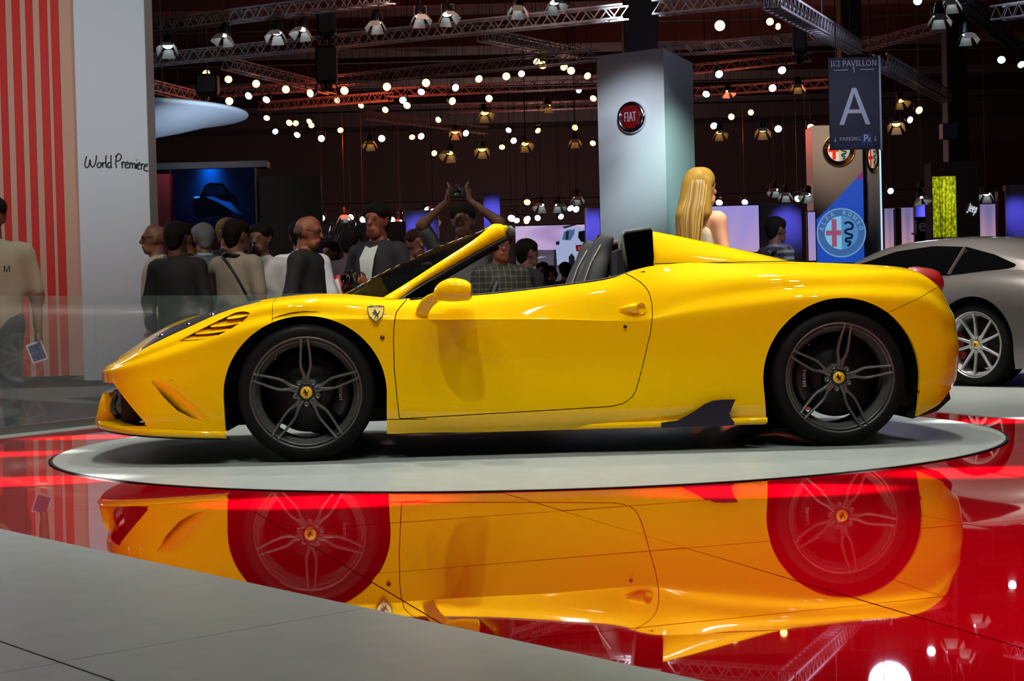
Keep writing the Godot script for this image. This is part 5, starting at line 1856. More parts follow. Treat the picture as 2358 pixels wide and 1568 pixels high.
func build_silver_car() -> void:
	var o := at(2242, 786, 12.95)
	var th := deg_to_rad(-54.0)
	var zx := Vector3(sin(th), 0, cos(th))
	var car := thing("silver_car", "silver grey two-door coupe with five-spoke wheels beyond the yellow car", "car", Vector3(o.x, 0.0, o.z) - zx * 0.95, th)
	var rows := []
	for s in [[-3.77, 0.26, 0.0, 0.35, 0.0, 0.45, 0.0, 0.55, 0.0, 0.6, 0.0, 0.615, 0.0], [-3.75, 0.25, 0.3, 0.35, 0.33, 0.45, 0.33, 0.55, 0.3, 0.6, 0.25, 0.62, 0.2], [-3.6, 0.18, 0.7, 0.3, 0.75, 0.42, 0.75, 0.56, 0.72, 0.64, 0.62, 0.68, 0.5], [-3.3, 0.15, 0.88, 0.3, 0.9, 0.45, 0.9, 0.64, 0.86, 0.74, 0.76, 0.78, 0.6], [-2.72, 0.14, 0.94, 0.28, 0.95, 0.48, 0.955, 0.74, 0.94, 0.85, 0.84, 0.88, 0.68], [-2.1, 0.13, 0.94, 0.28, 0.95, 0.48, 0.94, 0.72, 0.93, 0.84, 0.86, 0.89, 0.74], [-1.4, 0.13, 0.93, 0.28, 0.945, 0.48, 0.92, 0.70, 0.93, 0.83, 0.87, 0.89, 0.76], [-0.7, 0.13, 0.93, 0.28, 0.95, 0.48, 0.93, 0.70, 0.945, 0.84, 0.89, 0.905, 0.77], [-0.3, 0.13, 0.95, 0.28, 0.965, 0.48, 0.965, 0.72, 0.97, 0.87, 0.90, 0.94, 0.75], [0.1, 0.13, 0.96, 0.28, 0.975, 0.48, 0.98, 0.74, 0.975, 0.89, 0.90, 0.965, 0.72], [0.45, 0.15, 0.94, 0.28, 0.96, 0.48, 0.965, 0.74, 0.95, 0.89, 0.85, 0.95, 0.66], [0.75, 0.18, 0.86, 0.3, 0.89, 0.48, 0.90, 0.72, 0.87, 0.86, 0.77, 0.92, 0.6], [0.92, 0.22, 0.68, 0.33, 0.72, 0.5, 0.74, 0.7, 0.72, 0.83, 0.64, 0.89, 0.5], [0.98, 0.24, 0.3, 0.35, 0.32, 0.5, 0.33, 0.7, 0.32, 0.83, 0.3, 0.88, 0.25], [1.0, 0.25, 0.0, 0.35, 0.0, 0.5, 0.0, 0.7, 0.0, 0.82, 0.0, 0.87, 0.0]]:
		var r := []
		for k in 6:
			r.append(Vector3(s[0], s[1 + k * 2], s[2 + k * 2]))
		rows.append(PackedVector3Array([r[0], r[1], r[2], r[3], r[4], r[5], Vector3(s[0], s[11] + 0.01, float(s[12]) * 0.6), Vector3(s[0], s[11] + 0.012, 0.0)]))
	var g := dense(rows, 8, 5)
	var st: SurfaceTool
	for s in [1.0, -1.0]:
		st = sm()
		clip_shell(st, g, [arch_silver], s, 0.03)
		part(st, "body_side", M.silver, car)
	# greenhouse
	window_poly = v2([[-1.85, 0.905], [-1.45, 1.06], [-1.05, 1.165], [-0.65, 1.195], [-0.30, 1.17], [0.02, 1.09], [0.26, 0.995], [0.22, 0.975], [-0.15, 0.945], [-0.7, 0.925]])
	var cab := []
	for s in [[-2.15, 0.86, 0.80, 0.88, 0.70, 0.885, 0.4, 0.89], [-1.75, 0.86, 0.80, 0.98, 0.72, 1.04, 0.5, 1.06], [-1.3, 0.86, 0.81, 1.12, 0.66, 1.20, 0.5, 1.225], [-0.8, 0.87, 0.82, 1.18, 0.63, 1.25, 0.5, 1.275], [-0.3, 0.89, 0.81, 1.16, 0.63, 1.235, 0.48, 1.26], [0.1, 0.91, 0.78, 1.09, 0.64, 1.16, 0.45, 1.185], [0.45, 0.92, 0.72, 1.02, 0.60, 1.06, 0.42, 1.075], [0.8, 0.90, 0.60, 0.94, 0.50, 0.95, 0.35, 0.955]]:
		var x: float = s[0]
		cab.append(PackedVector3Array([Vector3(x, s[1], s[2]), Vector3(x, lerpf(s[1], s[3], 0.5), lerpf(s[2], s[4], 0.42)), Vector3(x, s[3], s[4]), Vector3(x, s[5], s[6]), Vector3(x, s[7], 0.2), Vector3(x, s[7], 0.0)]))
	var cg := dense(cab, 8, 6)
	var win := []
	for r in cg:
		var q := PackedVector3Array()
		for p in r:
			q.append(p + Vector3(0, 0.002, 0.005))
		win.append(q)
	for s in [1.0, -1.0]:
		st = sm()
		clip_shell(st, cg, [], s)
		part(st, "roof", M.silver, car)
		st = sm()
		clip_shell(st, win, [f_window], s, 0.004)
		part(st, "side_window", M.gloss_black, car)
		st = sm()
		clip_shell(st, win, [f_rear_glass], s, 0.004)
		part(st, "rear_window", M.gloss_black, car)
		st = sm(false)
		bar(st, Vector3(-0.36, 0.94, 0.80 * s), Vector3(-0.30, 1.165, 0.655 * s), 0.02, 0.02)
		part(st, "window_divider", M.silver, car)
		for x in [0.0, -2.72]:
			var wheel := group_node("wheel", car, Vector3(x, 0.345, 0.95 * s))
			make_wheel(wheel, 0.347, 0.30, 0.3, -1.0, true)
			if s < 0:
				wheel.rotation.y = PI
			st = sm()
			var hr := []
			for k in 21:
				var a := PI * k / 20
				hr.append(PackedVector3Array([Vector3(x + cos(a) * 0.405, 0.345 + sin(a) * 0.405, 0.92 * s), Vector3(x + cos(a) * 0.405, 0.345 + sin(a) * 0.405, 0.55 * s), Vector3(x, 0.345, 0.55 * s)]))
			grid(st, hr, s > 0)
			part(st, "wheel_housing", M.black, car)
	st = sm(false)
	bevel_box(st, Vector3(-1.36, 0.22, 0), Vector3(4.4, 0.14, 1.5), 0.03)
	part(st, "underbody", M.black, car)

func f_rear_glass(p: Vector3) -> float:
	return minf(minf(p.x - 0.16, 0.66 - p.x), minf(0.44 - p.z, p.y - 0.97))

# ================================================================ people
# A body is a field of tapered capsules joined by a smooth minimum and meshed as surface nets.
func nets(st: SurfaceTool, bones: Array, cell: float, blend: float) -> void:
	# a bone: [from, to, r0, r1, squash z]
	var lo := Vector3(1e9, 1e9, 1e9)
	var hi := -lo
	for b in bones:
		var r: float = maxf(b[2], b[3]) + blend + cell * 2
		lo = lo.min(b[0] - Vector3(r, r, r)).min(b[1] - Vector3(r, r, r))
		hi = hi.max(b[0] + Vector3(r, r, r)).max(b[1] + Vector3(r, r, r))
	var nx := int((hi.x - lo.x) / cell) + 2
	var ny := int((hi.y - lo.y) / cell) + 2
	var nz := int((hi.z - lo.z) / cell) + 2
	var f := PackedFloat32Array()
	f.resize(nx * ny * nz)
	f.fill(1.0)
	for b in bones:
		var a: Vector3 = b[0]
		var d: Vector3 = b[1] - a
		var dd := maxf(d.length_squared(), 1e-8)
		var r0: float = b[2]
		var dr: float = b[3] - r0
		var sq: float = b[4] if b.size() > 4 else 1.0
		var r := maxf(r0, float(b[3])) + blend + cell * 1.5
		var l: Vector3 = ((a.min(b[1]) - Vector3(r, r, r) - lo) / cell).floor()
		var h: Vector3 = ((a.max(b[1]) + Vector3(r, r, r) - lo) / cell).ceil()
		for z in range(maxi(0, int(l.z)), mini(nz - 1, int(h.z)) + 1):
			for y in range(maxi(0, int(l.y)), mini(ny - 1, int(h.y)) + 1):
				var row := (z * ny + y) * nx
				for x in range(maxi(0, int(l.x)), mini(nx - 1, int(h.x)) + 1):
					var p := lo + Vector3(x, y, z) * cell - a
					var t := clampf(p.dot(d) / dd, 0.0, 1.0)
					var e := p - d * t
					e.z *= sq
					var v := e.length() - r0 - dr * t
					var o := f[row + x]
					var k := maxf(blend - absf(o - v), 0.0) / blend
					f[row + x] = minf(o, v) - k * k * blend * 0.25
	var at_cell := {}
	var verts := PackedVector3Array()
	var sy := nx
	var sz := nx * ny
	for z in nz - 1:
		for y in ny - 1:
			var row := (z * ny + y) * nx
			for x in nx - 1:
				var i := row + x
				var v0 := f[i]
				if absf(v0) > cell * 2.0:
					continue
				var c := [v0, f[i + 1], f[i + sy], f[i + sy + 1], f[i + sz], f[i + sz + 1], f[i + sy + sz], f[i + sy + sz + 1]]
				var neg := 0
				for q in c:
					if q < 0:
						neg += 1
				if neg == 0 or neg == 8:
					continue
				var sum := Vector3.ZERO
				var n := 0
				for e in [[0, 1], [2, 3], [4, 5], [6, 7], [0, 2], [1, 3], [4, 6], [5, 7], [0, 4], [1, 5], [2, 6], [3, 7]]:
					var u: float = c[e[0]]
					var w: float = c[e[1]]
					if (u < 0) != (w < 0):
						var t := u / (u - w)
						var p0 := Vector3(e[0] & 1, (e[0] >> 1) & 1, e[0] >> 2)
						var p1 := Vector3(e[1] & 1, (e[1] >> 1) & 1, e[1] >> 2)
						sum += p0.lerp(p1, t)
						n += 1
				at_cell[i] = verts.size()
				verts.append(lo + (Vector3(x, y, z) + sum / n) * cell)
	for i in at_cell:
		var z: int = i / sz
		var y: int = (i - z * sz) / sy
		var x: int = i - z * sz - y * sy
		var v := f[i]
		for ax in 3:
			var step: int = [1, sy, sz][ax]
			var w := f[i + step]
			if (v < 0) == (w < 0):
				continue
			var s1: int = [sy, sz, 1][ax]
			var s2: int = [sz, 1, sy][ax]
			if not (at_cell.has(i - s1) and at_cell.has(i - s2) and at_cell.has(i - s1 - s2)):
				continue
			var a := verts[at_cell[i]]
			var b := verts[at_cell[i - s1]]
			var c := verts[at_cell[i - s1 - s2]]
			var d := verts[at_cell[i - s2]]
			if v < 0:
				quad(st, a, b, c, d)
			else:
				quad(st, a, d, c, b)

func arm_pose(pose: String, s: float) -> Array:   # elbow, wrist, finger direction
	match pose:
		"up":
			return [Vector3(0.27 * s, 1.62, 0.18), Vector3(0.085 * s, 1.80, 0.27), Vector3(-0.25 * s, 0.9, 0.1)]
		"hold":
			return [Vector3(0.27 * s, 1.13, 0.02), Vector3(0.09 * s, 1.16, 0.27), Vector3(-0.5 * s, 0.35, 0.7)]
		"bent":
			return [Vector3(0.27 * s, 1.12, -0.03), Vector3(0.16 * s, 1.0, 0.20), Vector3(-0.5 * s, -0.1, 0.85)]
		"phone":
			return [Vector3(0.25 * s, 1.14, 0.06), Vector3(0.12 * s, 1.30, 0.28), Vector3(-0.2 * s, 0.6, 0.7)]
	return [Vector3(0.245 * s, 1.12, -0.02), Vector3(0.25 * s, 0.87, 0.05), Vector3(0.0, -1.0, 0.12)]

func person(label: String, px: float, head_y: float, d: float, turn: float, o: Dictionary) -> Node3D:
	var head_top := at(px, head_y, d)
	var foot: float = o.get("floor", HALL)
	var k := (head_top.y - foot) / 1.79
	var t := thing("person", label, "person", Vector3(head_top.x, foot, head_top.z), turn, o.get("group", ""))
	var wide: float = o.get("wide", 1.0)
	var tilt: float = o.get("nod", 0.0)
	var look: float = o.get("look", 0.0)
	var skin: Material = mat(o.get("skin", Color(0.55, 0.36, 0.27)), 0.6)
	var sl: bool = o.get("long", true)
	var hips := Vector3(0, 0.95, 0)
	var chest := Vector3(0, 1.30, 0.0)
	var neck := Vector3(0, 1.47, -0.015)
	var hc := Vector3(0, 1.635, 0.02)
	var body := []      # bare body
	var top := []       # shirt or jacket
	var legs := []
	var shoes := []
	var torso := [[hips + Vector3(0, 0.02, 0), Vector3(0, 1.15, 0.01), 0.148 * wide, 0.15 * wide, 1.35], [Vector3(0, 1.15, 0.01), chest, 0.15 * wide, 0.165 * wide, 1.4], [Vector3(-0.15 * wide, 1.405, -0.005), Vector3(0.15 * wide, 1.405, -0.005), 0.072, 0.072, 1.05], [Vector3(0, 1.36, -0.01), neck, 0.10, 0.062, 1.1]]
	for b in torso:
		if o.get("bare", false) and b[1].y > 1.35:
			body.append(b)
			continue
		top.append([b[0], b[1], b[2] + 0.014, b[3] + 0.012, b[4]])
		body.append(b)
	body.append([neck + Vector3(0, -0.02, 0), hc + Vector3(0, -0.06, -0.015), 0.056, 0.055])
	var hands := []
	for s in [-1.0, 1.0]:
		var sh := Vector3(0.185 * s * wide, 1.40, -0.005)
		var ps := arm_pose(o.get("right" if s < 0 else "left", "down"), s)
		var el: Vector3 = ps[0] * Vector3(wide, 1, 1)
		var wr: Vector3 = ps[1]
		if ps[2].y < -0.9:
			wr.x *= wide
		body.append([sh, el, 0.052, 0.042])
		body.append([el, wr, 0.043, 0.03])
		if not o.get("bare", false):
			top.append([sh, el if sl else sh.lerp(el, 0.85), 0.068, 0.056 if sl else 0.062])
		if sl:
			top.append([el, el.lerp(wr, 0.93), 0.056, 0.04])
		hands.append([wr, ps[2].normalized(), s])
	for s in [-1.0, 1.0]:
		var hip := Vector3(0.09 * s, 0.90, 0)
		var kn := Vector3(0.10 * s, 0.50, 0.015)
		var an := Vector3(0.11 * s, 0.09, -0.025)
		body.append([hip, kn, 0.075, 0.052])
		body.append([kn, an, 0.052, 0.04])
		legs.append([hip + Vector3(0, 0.02, 0), kn, 0.095, 0.07])
		legs.append([kn, an + Vector3(0, -0.03, 0), 0.07, 0.06])
		shoes.append([an + Vector3(0, -0.04, -0.01), Vector3(0.13 * s, 0.045, 0.14), 0.045, 0.036])
	legs.append([hips + Vector3(-0.05, -0.01, 0), hips + Vector3(0.05, -0.01, 0), 0.13 * wide, 0.13 * wide, 1.25])
	legs.append([hips, hips + Vector3(0, 0.07, 0), 0.145 * wide, 0.145 * wide, 1.35])
	var st := sm()
	nets(st, body, 0.026, 0.05)
	# head with its own fine grid, turned as the person looks
	var hb := Basis.from_euler(Vector3(tilt, look, 0))
	var piv := Vector3(0, 1.55, 0.0)
	hb = hb.scaled(Vector3(1.12, 1.12, 1.12))
	var hd := []
	for b in [[Vector3(0, 1.665, -0.012), Vector3(0, 1.675, 0.012), 0.082, 0.080], [Vector3(0, 1.62, 0.03), Vector3(0, 1.575, 0.045), 0.068, 0.05], [Vector3(-0.02, 1.553, 0.062), Vector3(0.02, 1.553, 0.062), 0.030, 0.030], [Vector3(0, 1.655, 0.093), Vector3(0, 1.617, 0.113), 0.009, 0.015], [Vector3(-0.03, 1.667, 0.083), Vector3(0.03, 1.667, 0.083), 0.014, 0.014], [Vector3(-0.018, 1.582, 0.098), Vector3(0.018, 1.582, 0.098), 0.008, 0.008], [Vector3(-0.077, 1.655, 0.0), Vector3(-0.075, 1.615, 0.005), 0.012, 0.009], [Vector3(0.077, 1.655, 0.0), Vector3(0.075, 1.615, 0.005), 0.012, 0.009], [Vector3(0, 1.56, -0.01), Vector3(0, 1.48, -0.015), 0.055, 0.058]]:
		hd.append([piv + hb * (b[0] - piv), piv + hb * (b[1] - piv), float(b[2]) * 1.12, float(b[3]) * 1.12])
	nets(st, hd, 0.010, 0.025)
	for h in hands:
		var w: Vector3 = h[0]
		var dv: Vector3 = h[1]
		var s: float = h[2]
		var across := dv.cross(Vector3(s, 0.2, 0.1)).normalized()
		var palm := across.cross(dv).normalized()
		var fb := [[w, w + dv * 0.075, 0.026, 0.030], [w + dv * 0.03 + across * 0.02, w + dv * 0.075 - across * 0.0, 0.018, 0.02]]
		for n in 4:
			var root := w + dv * 0.07 + across * (0.030 - n * 0.02)
			var len: float = [0.062, 0.072, 0.068, 0.052][n]
			var mid := root + dv * len * 0.6 + palm * 0.012
			fb.append([root, mid, 0.0095, 0.009])
			fb.append([mid, mid + (dv * 0.75 + palm * 0.65).normalized() * len * 0.5, 0.009, 0.0075])
		var th := w + dv * 0.02 + across * 0.026
		fb.append([th, th + (dv * 0.6 + across * 0.7 + palm * 0.2).normalized() * 0.045, 0.012, 0.0105])
		fb.append([th + (dv * 0.6 + across * 0.7 + palm * 0.2).normalized() * 0.045, th + (dv * 0.9 + across * 0.5 + palm * 0.35).normalized() * 0.078, 0.0105, 0.008])
		nets(st, fb, 0.009, 0.010)
	var parts := [part(st, "body", skin, t)]
	st = sm()
	nets(st, top, 0.024, 0.045)
	parts.append(part(st, o.get("top_name", "shirt"), mat(o.get("top", Color(0.5, 0.5, 0.5)), 0.85), t))
	st = sm()
	nets(st, legs, 0.028, 0.04)
	parts.append(part(st, "trousers", mat(o.get("legs", Color(0.06, 0.06, 0.08)), 0.85), t))
	st = sm()
	nets(st, shoes, 0.022, 0.02)
	parts.append(part(st, "shoes", mat(Color(0.05, 0.045, 0.04), 0.5), t))
	# hair
	var hair: String = o.get("hair", "short")
	if hair != "bald":
		var hr := []
		var hb2 := [[Vector3(0, 1.685, -0.022), Vector3(0, 1.692, 0.002), 0.088, 0.084], [Vector3(0, 1.65, -0.045), Vector3(0, 1.60, -0.045), 0.068, 0.055], [Vector3(-0.05, 1.70, 0.035), Vector3(0.05, 1.70, 0.035), 0.046, 0.046]]
		if hair == "fringe":
			hb2 = [[Vector3(-0.055, 1.64, -0.045), Vector3(0.055, 1.64, -0.045), 0.042, 0.042], [Vector3(-0.07, 1.66, -0.02), Vector3(-0.07, 1.64, -0.03), 0.022, 0.022], [Vector3(0.07, 1.66, -0.02), Vector3(0.07, 1.64, -0.03), 0.022, 0.022]]
		if hair == "long":
			hb2 = [[Vector3(0, 1.69, -0.02), Vector3(0, 1.695, 0.012), 0.093, 0.089], [Vector3(-0.075, 1.67, 0.0), Vector3(-0.095, 1.47, -0.03), 0.036, 0.045], [Vector3(0.075, 1.67, 0.0), Vector3(0.09, 1.47, -0.04), 0.036, 0.045], [Vector3(0, 1.65, -0.06), Vector3(0.0, 1.45, -0.10), 0.075, 0.085], [Vector3(-0.02, 1.45, -0.10), Vector3(-0.03, 1.10, -0.155), 0.09, 0.05], [Vector3(-0.07, 1.45, -0.08), Vector3(-0.08, 1.15, -0.15), 0.05, 0.03], [Vector3(0.06, 1.45, -0.09), Vector3(0.05, 1.18, -0.16), 0.055, 0.03]]
		for b in hb2:
			hr.append([piv + hb * (b[0] - piv), piv + hb * (b[1] - piv), float(b[2]) * 1.12, float(b[3]) * 1.12])
		st = sm()
		nets(st, hr, 0.013, 0.03)
		parts.append(part(st, "hair", mat(o.get("hair_color", Color(0.08, 0.06, 0.05)), 0.85 if hair != "long" else 0.45, 0.0, 0.25), t))
	for s in [-1.0, 1.0]:
		st = sm()
		var e := piv + hb * (Vector3(0.031 * s, 1.648, 0.088) - piv)
		lathe(st, [Vector2(0.0, 0.009), Vector2(0.006, 0.007), Vector2(0.009, 0.0)], 10, e, hb, true)
		parts.append(part(st, "eye", M.ink, t))
	if o.get("glasses", false):
		st = sm()
		for s in [-1.0, 1.0]:
			var loop := []
			for q in 13:
				var a := TAU * q / 12
				loop.append(piv + hb * (Vector3(0.034 * s + cos(a) * 0.023, 1.648 + sin(a) * 0.018, 0.105) - piv))
			tube(st, loop, 0.003, 5)
			tube(st, [piv + hb * (Vector3(0.056 * s, 1.652, 0.103) - piv), piv + hb * (Vector3(0.082 * s, 1.655, 0.01) - piv)], 0.0028, 5)
		parts.append(part(st, "glasses", M.ink, t))
	if o.has("collar"):
		st = sm()
		for s in [-1.0, 1.0]:
			tube(st, [Vector3(0.0, 1.50, -0.085), Vector3(0.055 * s, 1.50, -0.05), Vector3(0.068 * s, 1.475, 0.02), Vector3(0.03 * s, 1.42, 0.085)], [0.014, 0.016, 0.018, 0.012], 8)
		parts.append(part(st, "collar", mat(o.collar, 0.8), t))
	if o.has("inner"):       # shirt front seen between the jacket's lapels
		st = sm()
		grid(st, [PackedVector3Array([Vector3(-0.06, 1.46, 0.082), Vector3(0.0, 1.44, 0.11), Vector3(0.06, 1.46, 0.082)]), PackedVector3Array([Vector3(-0.07, 1.36, 0.152), Vector3(0.0, 1.36, 0.168), Vector3(0.07, 1.36, 0.152)]), PackedVector3Array([Vector3(-0.055, 1.25, 0.163), Vector3(0.0, 1.25, 0.172), Vector3(0.055, 1.25, 0.163)]), PackedVector3Array([Vector3(-0.03, 1.10, 0.150), Vector3(0.0, 1.10, 0.158), Vector3(0.03, 1.10, 0.150)])], true)
		parts.append(part(st, "shirt_front", mat(o.inner, 0.85), t))
	if o.get("strap", false):
		st = sm()
		tube(st, Array(spline([Vector3(0.07, 1.475, -0.10), Vector3(-0.02, 1.43, -0.145), Vector3(-0.12, 1.32, -0.155), Vector3(-0.18, 1.16, -0.10), Vector3(-0.185, 1.02, 0.0)], 4)), 0.012, 6)
		tube(st, Array(spline([Vector3(0.075, 1.48, -0.08), Vector3(0.0, 1.50, -0.105), Vector3(-0.075, 1.48, -0.08), Vector3(-0.08, 1.47, 0.02)], 4)), 0.018, 6)
		parts.append(part(st, "camera_strap", M.ink, t))
	for p in parts:
		p.scale = Vector3(k, k, k)
	t.set_meta("k", k)
	return t

func held(t: Node3D, local: Vector3) -> Vector3:
	return t.transform * (local * float(t.get_meta("k")))

func camera_prop(where: Vector3, turn: float, label: String, flash := false) -> void:
	var c := thing("photo_camera", label, "camera", where, turn)
	var st := sm(false)
	bevel_box(st, Vector3.ZERO, Vector3(0.13, 0.085, 0.05), 0.01)
	bevel_box(st, Vector3(0, 0.055, 0), Vector3(0.06, 0.035, 0.045), 0.008)
	part(st, "body", M.lamp_black, c)
	st = sm()
	lathe(st, [Vector2(0.0, 0.085), Vector2(0.024, 0.085), Vector2(0.033, 0.10), Vector2(0.035, 0.09), Vector2(0.035, 0.02)], 20, Vector3.ZERO, Basis.IDENTITY, true)
	part(st, "lens", M.gloss_black, c)
	st = sm()
	lathe(st, [Vector2(0.036, 0.07), Vector2(0.0375, 0.07), Vector2(0.0375, 0.062), Vector2(0.036, 0.062)], 20, Vector3.ZERO, Basis.IDENTITY, true)
	part(st, "lens_ring", M.steel, c)

func build_people() -> void:
	var P := PI
	person("man in cream polo shirt with crest behind the glass barrier by the striped wall", -22, 452, 10.9, 0.25, {"top": Color(0.54, 0.51, 0.44), "top_name": "polo_shirt", "long": false, "legs": Color(0.08, 0.09, 0.14), "collar": Color(0.66, 0.62, 0.52), "wide": 1.12, "skin": Color(0.38, 0.24, 0.17), "left": "down"})
	var man: Node3D = get_child(get_child_count() - 1)
	var fl := thing("leaflet", "small blue and white leaflet held by the man in the cream polo", "leaflet", held(man, Vector3(0.27, 0.75, 0.10)), 0.3)
	var st := sm(false)
	box(st, Vector3.ZERO, Vector3(0.11, 0.14, 0.006), Basis(Vector3(0, 0, 1), 0.35))
	part(st, "sheet", mat(Color(0.7, 0.72, 0.75), 0.6), fl)
	st = sm(false)
	box(st, Vector3(0, 0, 0.004), Vector3(0.09, 0.115, 0.002), Basis(Vector3(0, 0, 1), 0.35))
	part(st, "print", mat(Color(0.10, 0.18, 0.42), 0.5), fl)
	st = sm(false)
	var crest := group_node("crest", man, Vector3(0.10, 1.30, 0.17) * float(man.get_meta("k")))
	text_part("M", 0.06, 0.004, M.ink, "letter", crest, Vector3.ZERO, Basis(Vector3(0, 1, 0), 0.3))
	person("bald man with glasses in pale shirt turned towards the pylon", 357, 514, 14.4, -P / 2 + 0.25, {"top": Color(0.62, 0.58, 0.50), "hair": "bald", "skin": Color(0.45, 0.30, 0.22), "glasses": true, "collar": Color(0.7, 0.7, 0.7), "wide": 1.05})
	person("man in black sweater seen from behind, beside the bald man", 406, 511, 13.5, P - 0.35, {"top": Color(0.02, 0.016, 0.02), "top_name": "sweater", "skin": Color(0.30, 0.17, 0.13), "wide": 1.15, "legs": Color(0.05, 0.05, 0.06)})
	person("man with short brown hair and yellow scarf behind the crowd", 432, 518, 17.6, -P / 2 + 0.3, {"top": Color(0.16, 0.16, 0.14), "hair_color": Color(0.16, 0.11, 0.06), "skin": Color(0.62, 0.40, 0.22), "collar": Color(0.70, 0.55, 0.08)})
	person("grey-haired man in grey suit jacket with his back turned", 468, 515, 15.8, P + 0.45, {"top": Color(0.34, 0.37, 0.40), "top_name": "jacket", "hair_color": Color(0.42, 0.43, 0.43), "skin": Color(0.5, 0.34, 0.26), "collar": Color(0.62, 0.70, 0.80), "wide": 1.1})
	person("fair-haired visitor behind the man with the camera strap", 524, 503, 17.2, 0.9, {"top": Color(0.20, 0.20, 0.24), "hair_color": Color(0.50, 0.42, 0.22), "skin": Color(0.55, 0.38, 0.28)})
	person("man in beige short-sleeved shirt with black camera strap across his back", 541, 506, 13.9, P - 0.55, {"top": Color(0.50, 0.47, 0.41), "long": false, "hair_color": Color(0.07, 0.045, 0.035), "skin": Color(0.42, 0.25, 0.18), "strap": true, "wide": 1.15, "legs": Color(0.16, 0.15, 0.14)})
	person("man with moustache in white open-necked shirt facing the stage", 600, 515, 14.3, -0.35, {"top": Color(0.66, 0.67, 0.66), "collar": Color(0.72, 0.73, 0.74), "hair_color": Color(0.06, 0.05, 0.045), "skin": Color(0.36, 0.22, 0.16), "wide": 1.15})
	person("older man in black suit and glasses reading beside the yellow bonnet", 703, 494, 13.1, P / 2 - 0.25, {"top": Color(0.02, 0.02, 0.028), "top_name": "jacket", "hair": "fringe", "hair_color": Color(0.30, 0.27, 0.24), "skin": Color(0.48, 0.27, 0.18), "glasses": true, "collar": Color(0.62, 0.55, 0.55), "left": "bent", "right": "bent", "wide": 1.12, "nod": 0.15})
	var old: Node3D = get_child(get_child_count() - 1)
	var lf := thing("red_brochure", "red and white rolled brochure held by the older man in black", "brochure", held(old, Vector3(0.0, 1.16, 0.30)), 0.0)
	st = sm()
	tube(st, [Vector3(-0.04, 0.13, 0), Vector3(0.0, 0.0, 0), Vector3(0.05, -0.16, 0)], 0.028, 12)
	part(st, "cover", mat(Color(0.60, 0.04, 0.05), 0.5), lf)
	st = sm()
	tube(st, [Vector3(-0.045, 0.10, 0.012), Vector3(-0.005, -0.03, 0.012), Vector3(0.03, -0.14, 0.012)], 0.022, 12)
	part(st, "page", mat(Color(0.7, 0.68, 0.68), 0.5), lf)
	person("visitor in bright white shirt behind the older man in black", 690, 508, 15.2, P, {"top": Color(0.85, 0.88, 0.92), "skin": Color(0.5, 0.33, 0.25), "wide": 1.1})
	person("young woman with tied dark hair far behind the red brochure", 761, 556, 21.0, -0.5, {"top": Color(0.14, 0.13, 0.15), "skin": Color(0.55, 0.36, 0.28), "wide": 0.9})
	person("man in mauve grey shirt with close-cropped hair, back to the stage", 806, 526, 15.6, P - 0.3, {"top": Color(0.27, 0.24, 0.27), "skin": Color(0.42, 0.25, 0.19), "hair_color": Color(0.07, 0.06, 0.055), "wide": 1.1, "right": "bent"})
	person("tall man in navy suit and white shirt holding a camera at his chest", 868, 468, 13.0, -0.55, {"top": Color(0.04, 0.05, 0.09), "top_name": "jacket", "inner": Color(0.66, 0.70, 0.68), "skin": Color(0.40, 0.19, 0.11), "hair_color": Color(0.03, 0.025, 0.025), "left": "hold", "right": "hold", "wide": 1.12, "collar": Color(0.66, 0.70, 0.70), "look": 0.1})
	var tall: Node3D = get_child(get_child_count() - 1)
	camera_prop(held(tall, Vector3(0, 1.20, 0.36)), -0.5, "black camera held at chest height by the man in navy")
	person("brown-haired visitor behind the man in navy, in front of the violet wall", 956, 529, 15.5, 0.6, {"top": Color(0.20, 0.13, 0.10), "hair_color": Color(0.17, 0.10, 0.07), "skin": Color(0.40, 0.22, 0.16)})
	person("man in grey shirt photographing with both arms raised behind the windscreen", 1066, 470, 13.6, -0.1, {"top": Color(0.30, 0.31, 0.32), "long": false, "skin": Color(0.34, 0.22, 0.17), "hair_color": Color(0.05, 0.04, 0.035), "left": "up", "right": "up", "wide": 1.15})
	var ph: Node3D = get_child(get_child_count() - 1)
	camera_prop(held(ph, Vector3(0, 1.86, 0.30)), -0.1, "black camera held overhead by the man in grey")
	var plaid := person("man in dark checked shirt seen through the side of the car", 1150, 532, 12.9, 0.3, {"top": Color(0.22, 0.24, 0.20), "skin": Color(0.45, 0.24, 0.15), "hair_color": Color(0.10, 0.06, 0.05), "wide": 1.1})
	checked(plaid)
	person("man in dark jacket beside the checked shirt, seen above the car door", 1212, 551, 14.4, P / 2 + 0.5, {"top": Color(0.07, 0.075, 0.085), "top_name": "jacket", "skin": Color(0.38, 0.24, 0.18), "hair_color": Color(0.05, 0.045, 0.04), "wide": 1.05})
	person("visitor in red jacket far behind the car seats", 1268, 612, 30.0, P / 2, {"top": Color(0.60, 0.16, 0.10), "skin": Color(0.6, 0.35, 0.25), "wide": 1.0})
	person("visitor with dark hair and orange red scarf behind the cockpit", 1250, 604, 27.0, -0.4, {"top": Color(0.12, 0.11, 0.11), "collar": Color(0.6, 0.2, 0.12), "skin": Color(0.5, 0.3, 0.2)})
	person("man in dark top raising a phone behind the cockpit", 1301, 604, 25.0, P, {"top": Color(0.13, 0.12, 0.10), "left": "phone", "skin": Color(0.42, 0.27, 0.19)})
	person("bearded man in striped grey shirt with backpack straps, behind the rear deck", 1785, 500, 19.6, P / 2 + 0.5, {"top": Color(0.40, 0.40, 0.42), "skin": Color(0.40, 0.26, 0.20), "hair_color": Color(0.07, 0.055, 0.05), "wide": 1.1, "floor": HALL})
	striped_shirt(get_child(get_child_count() - 1))
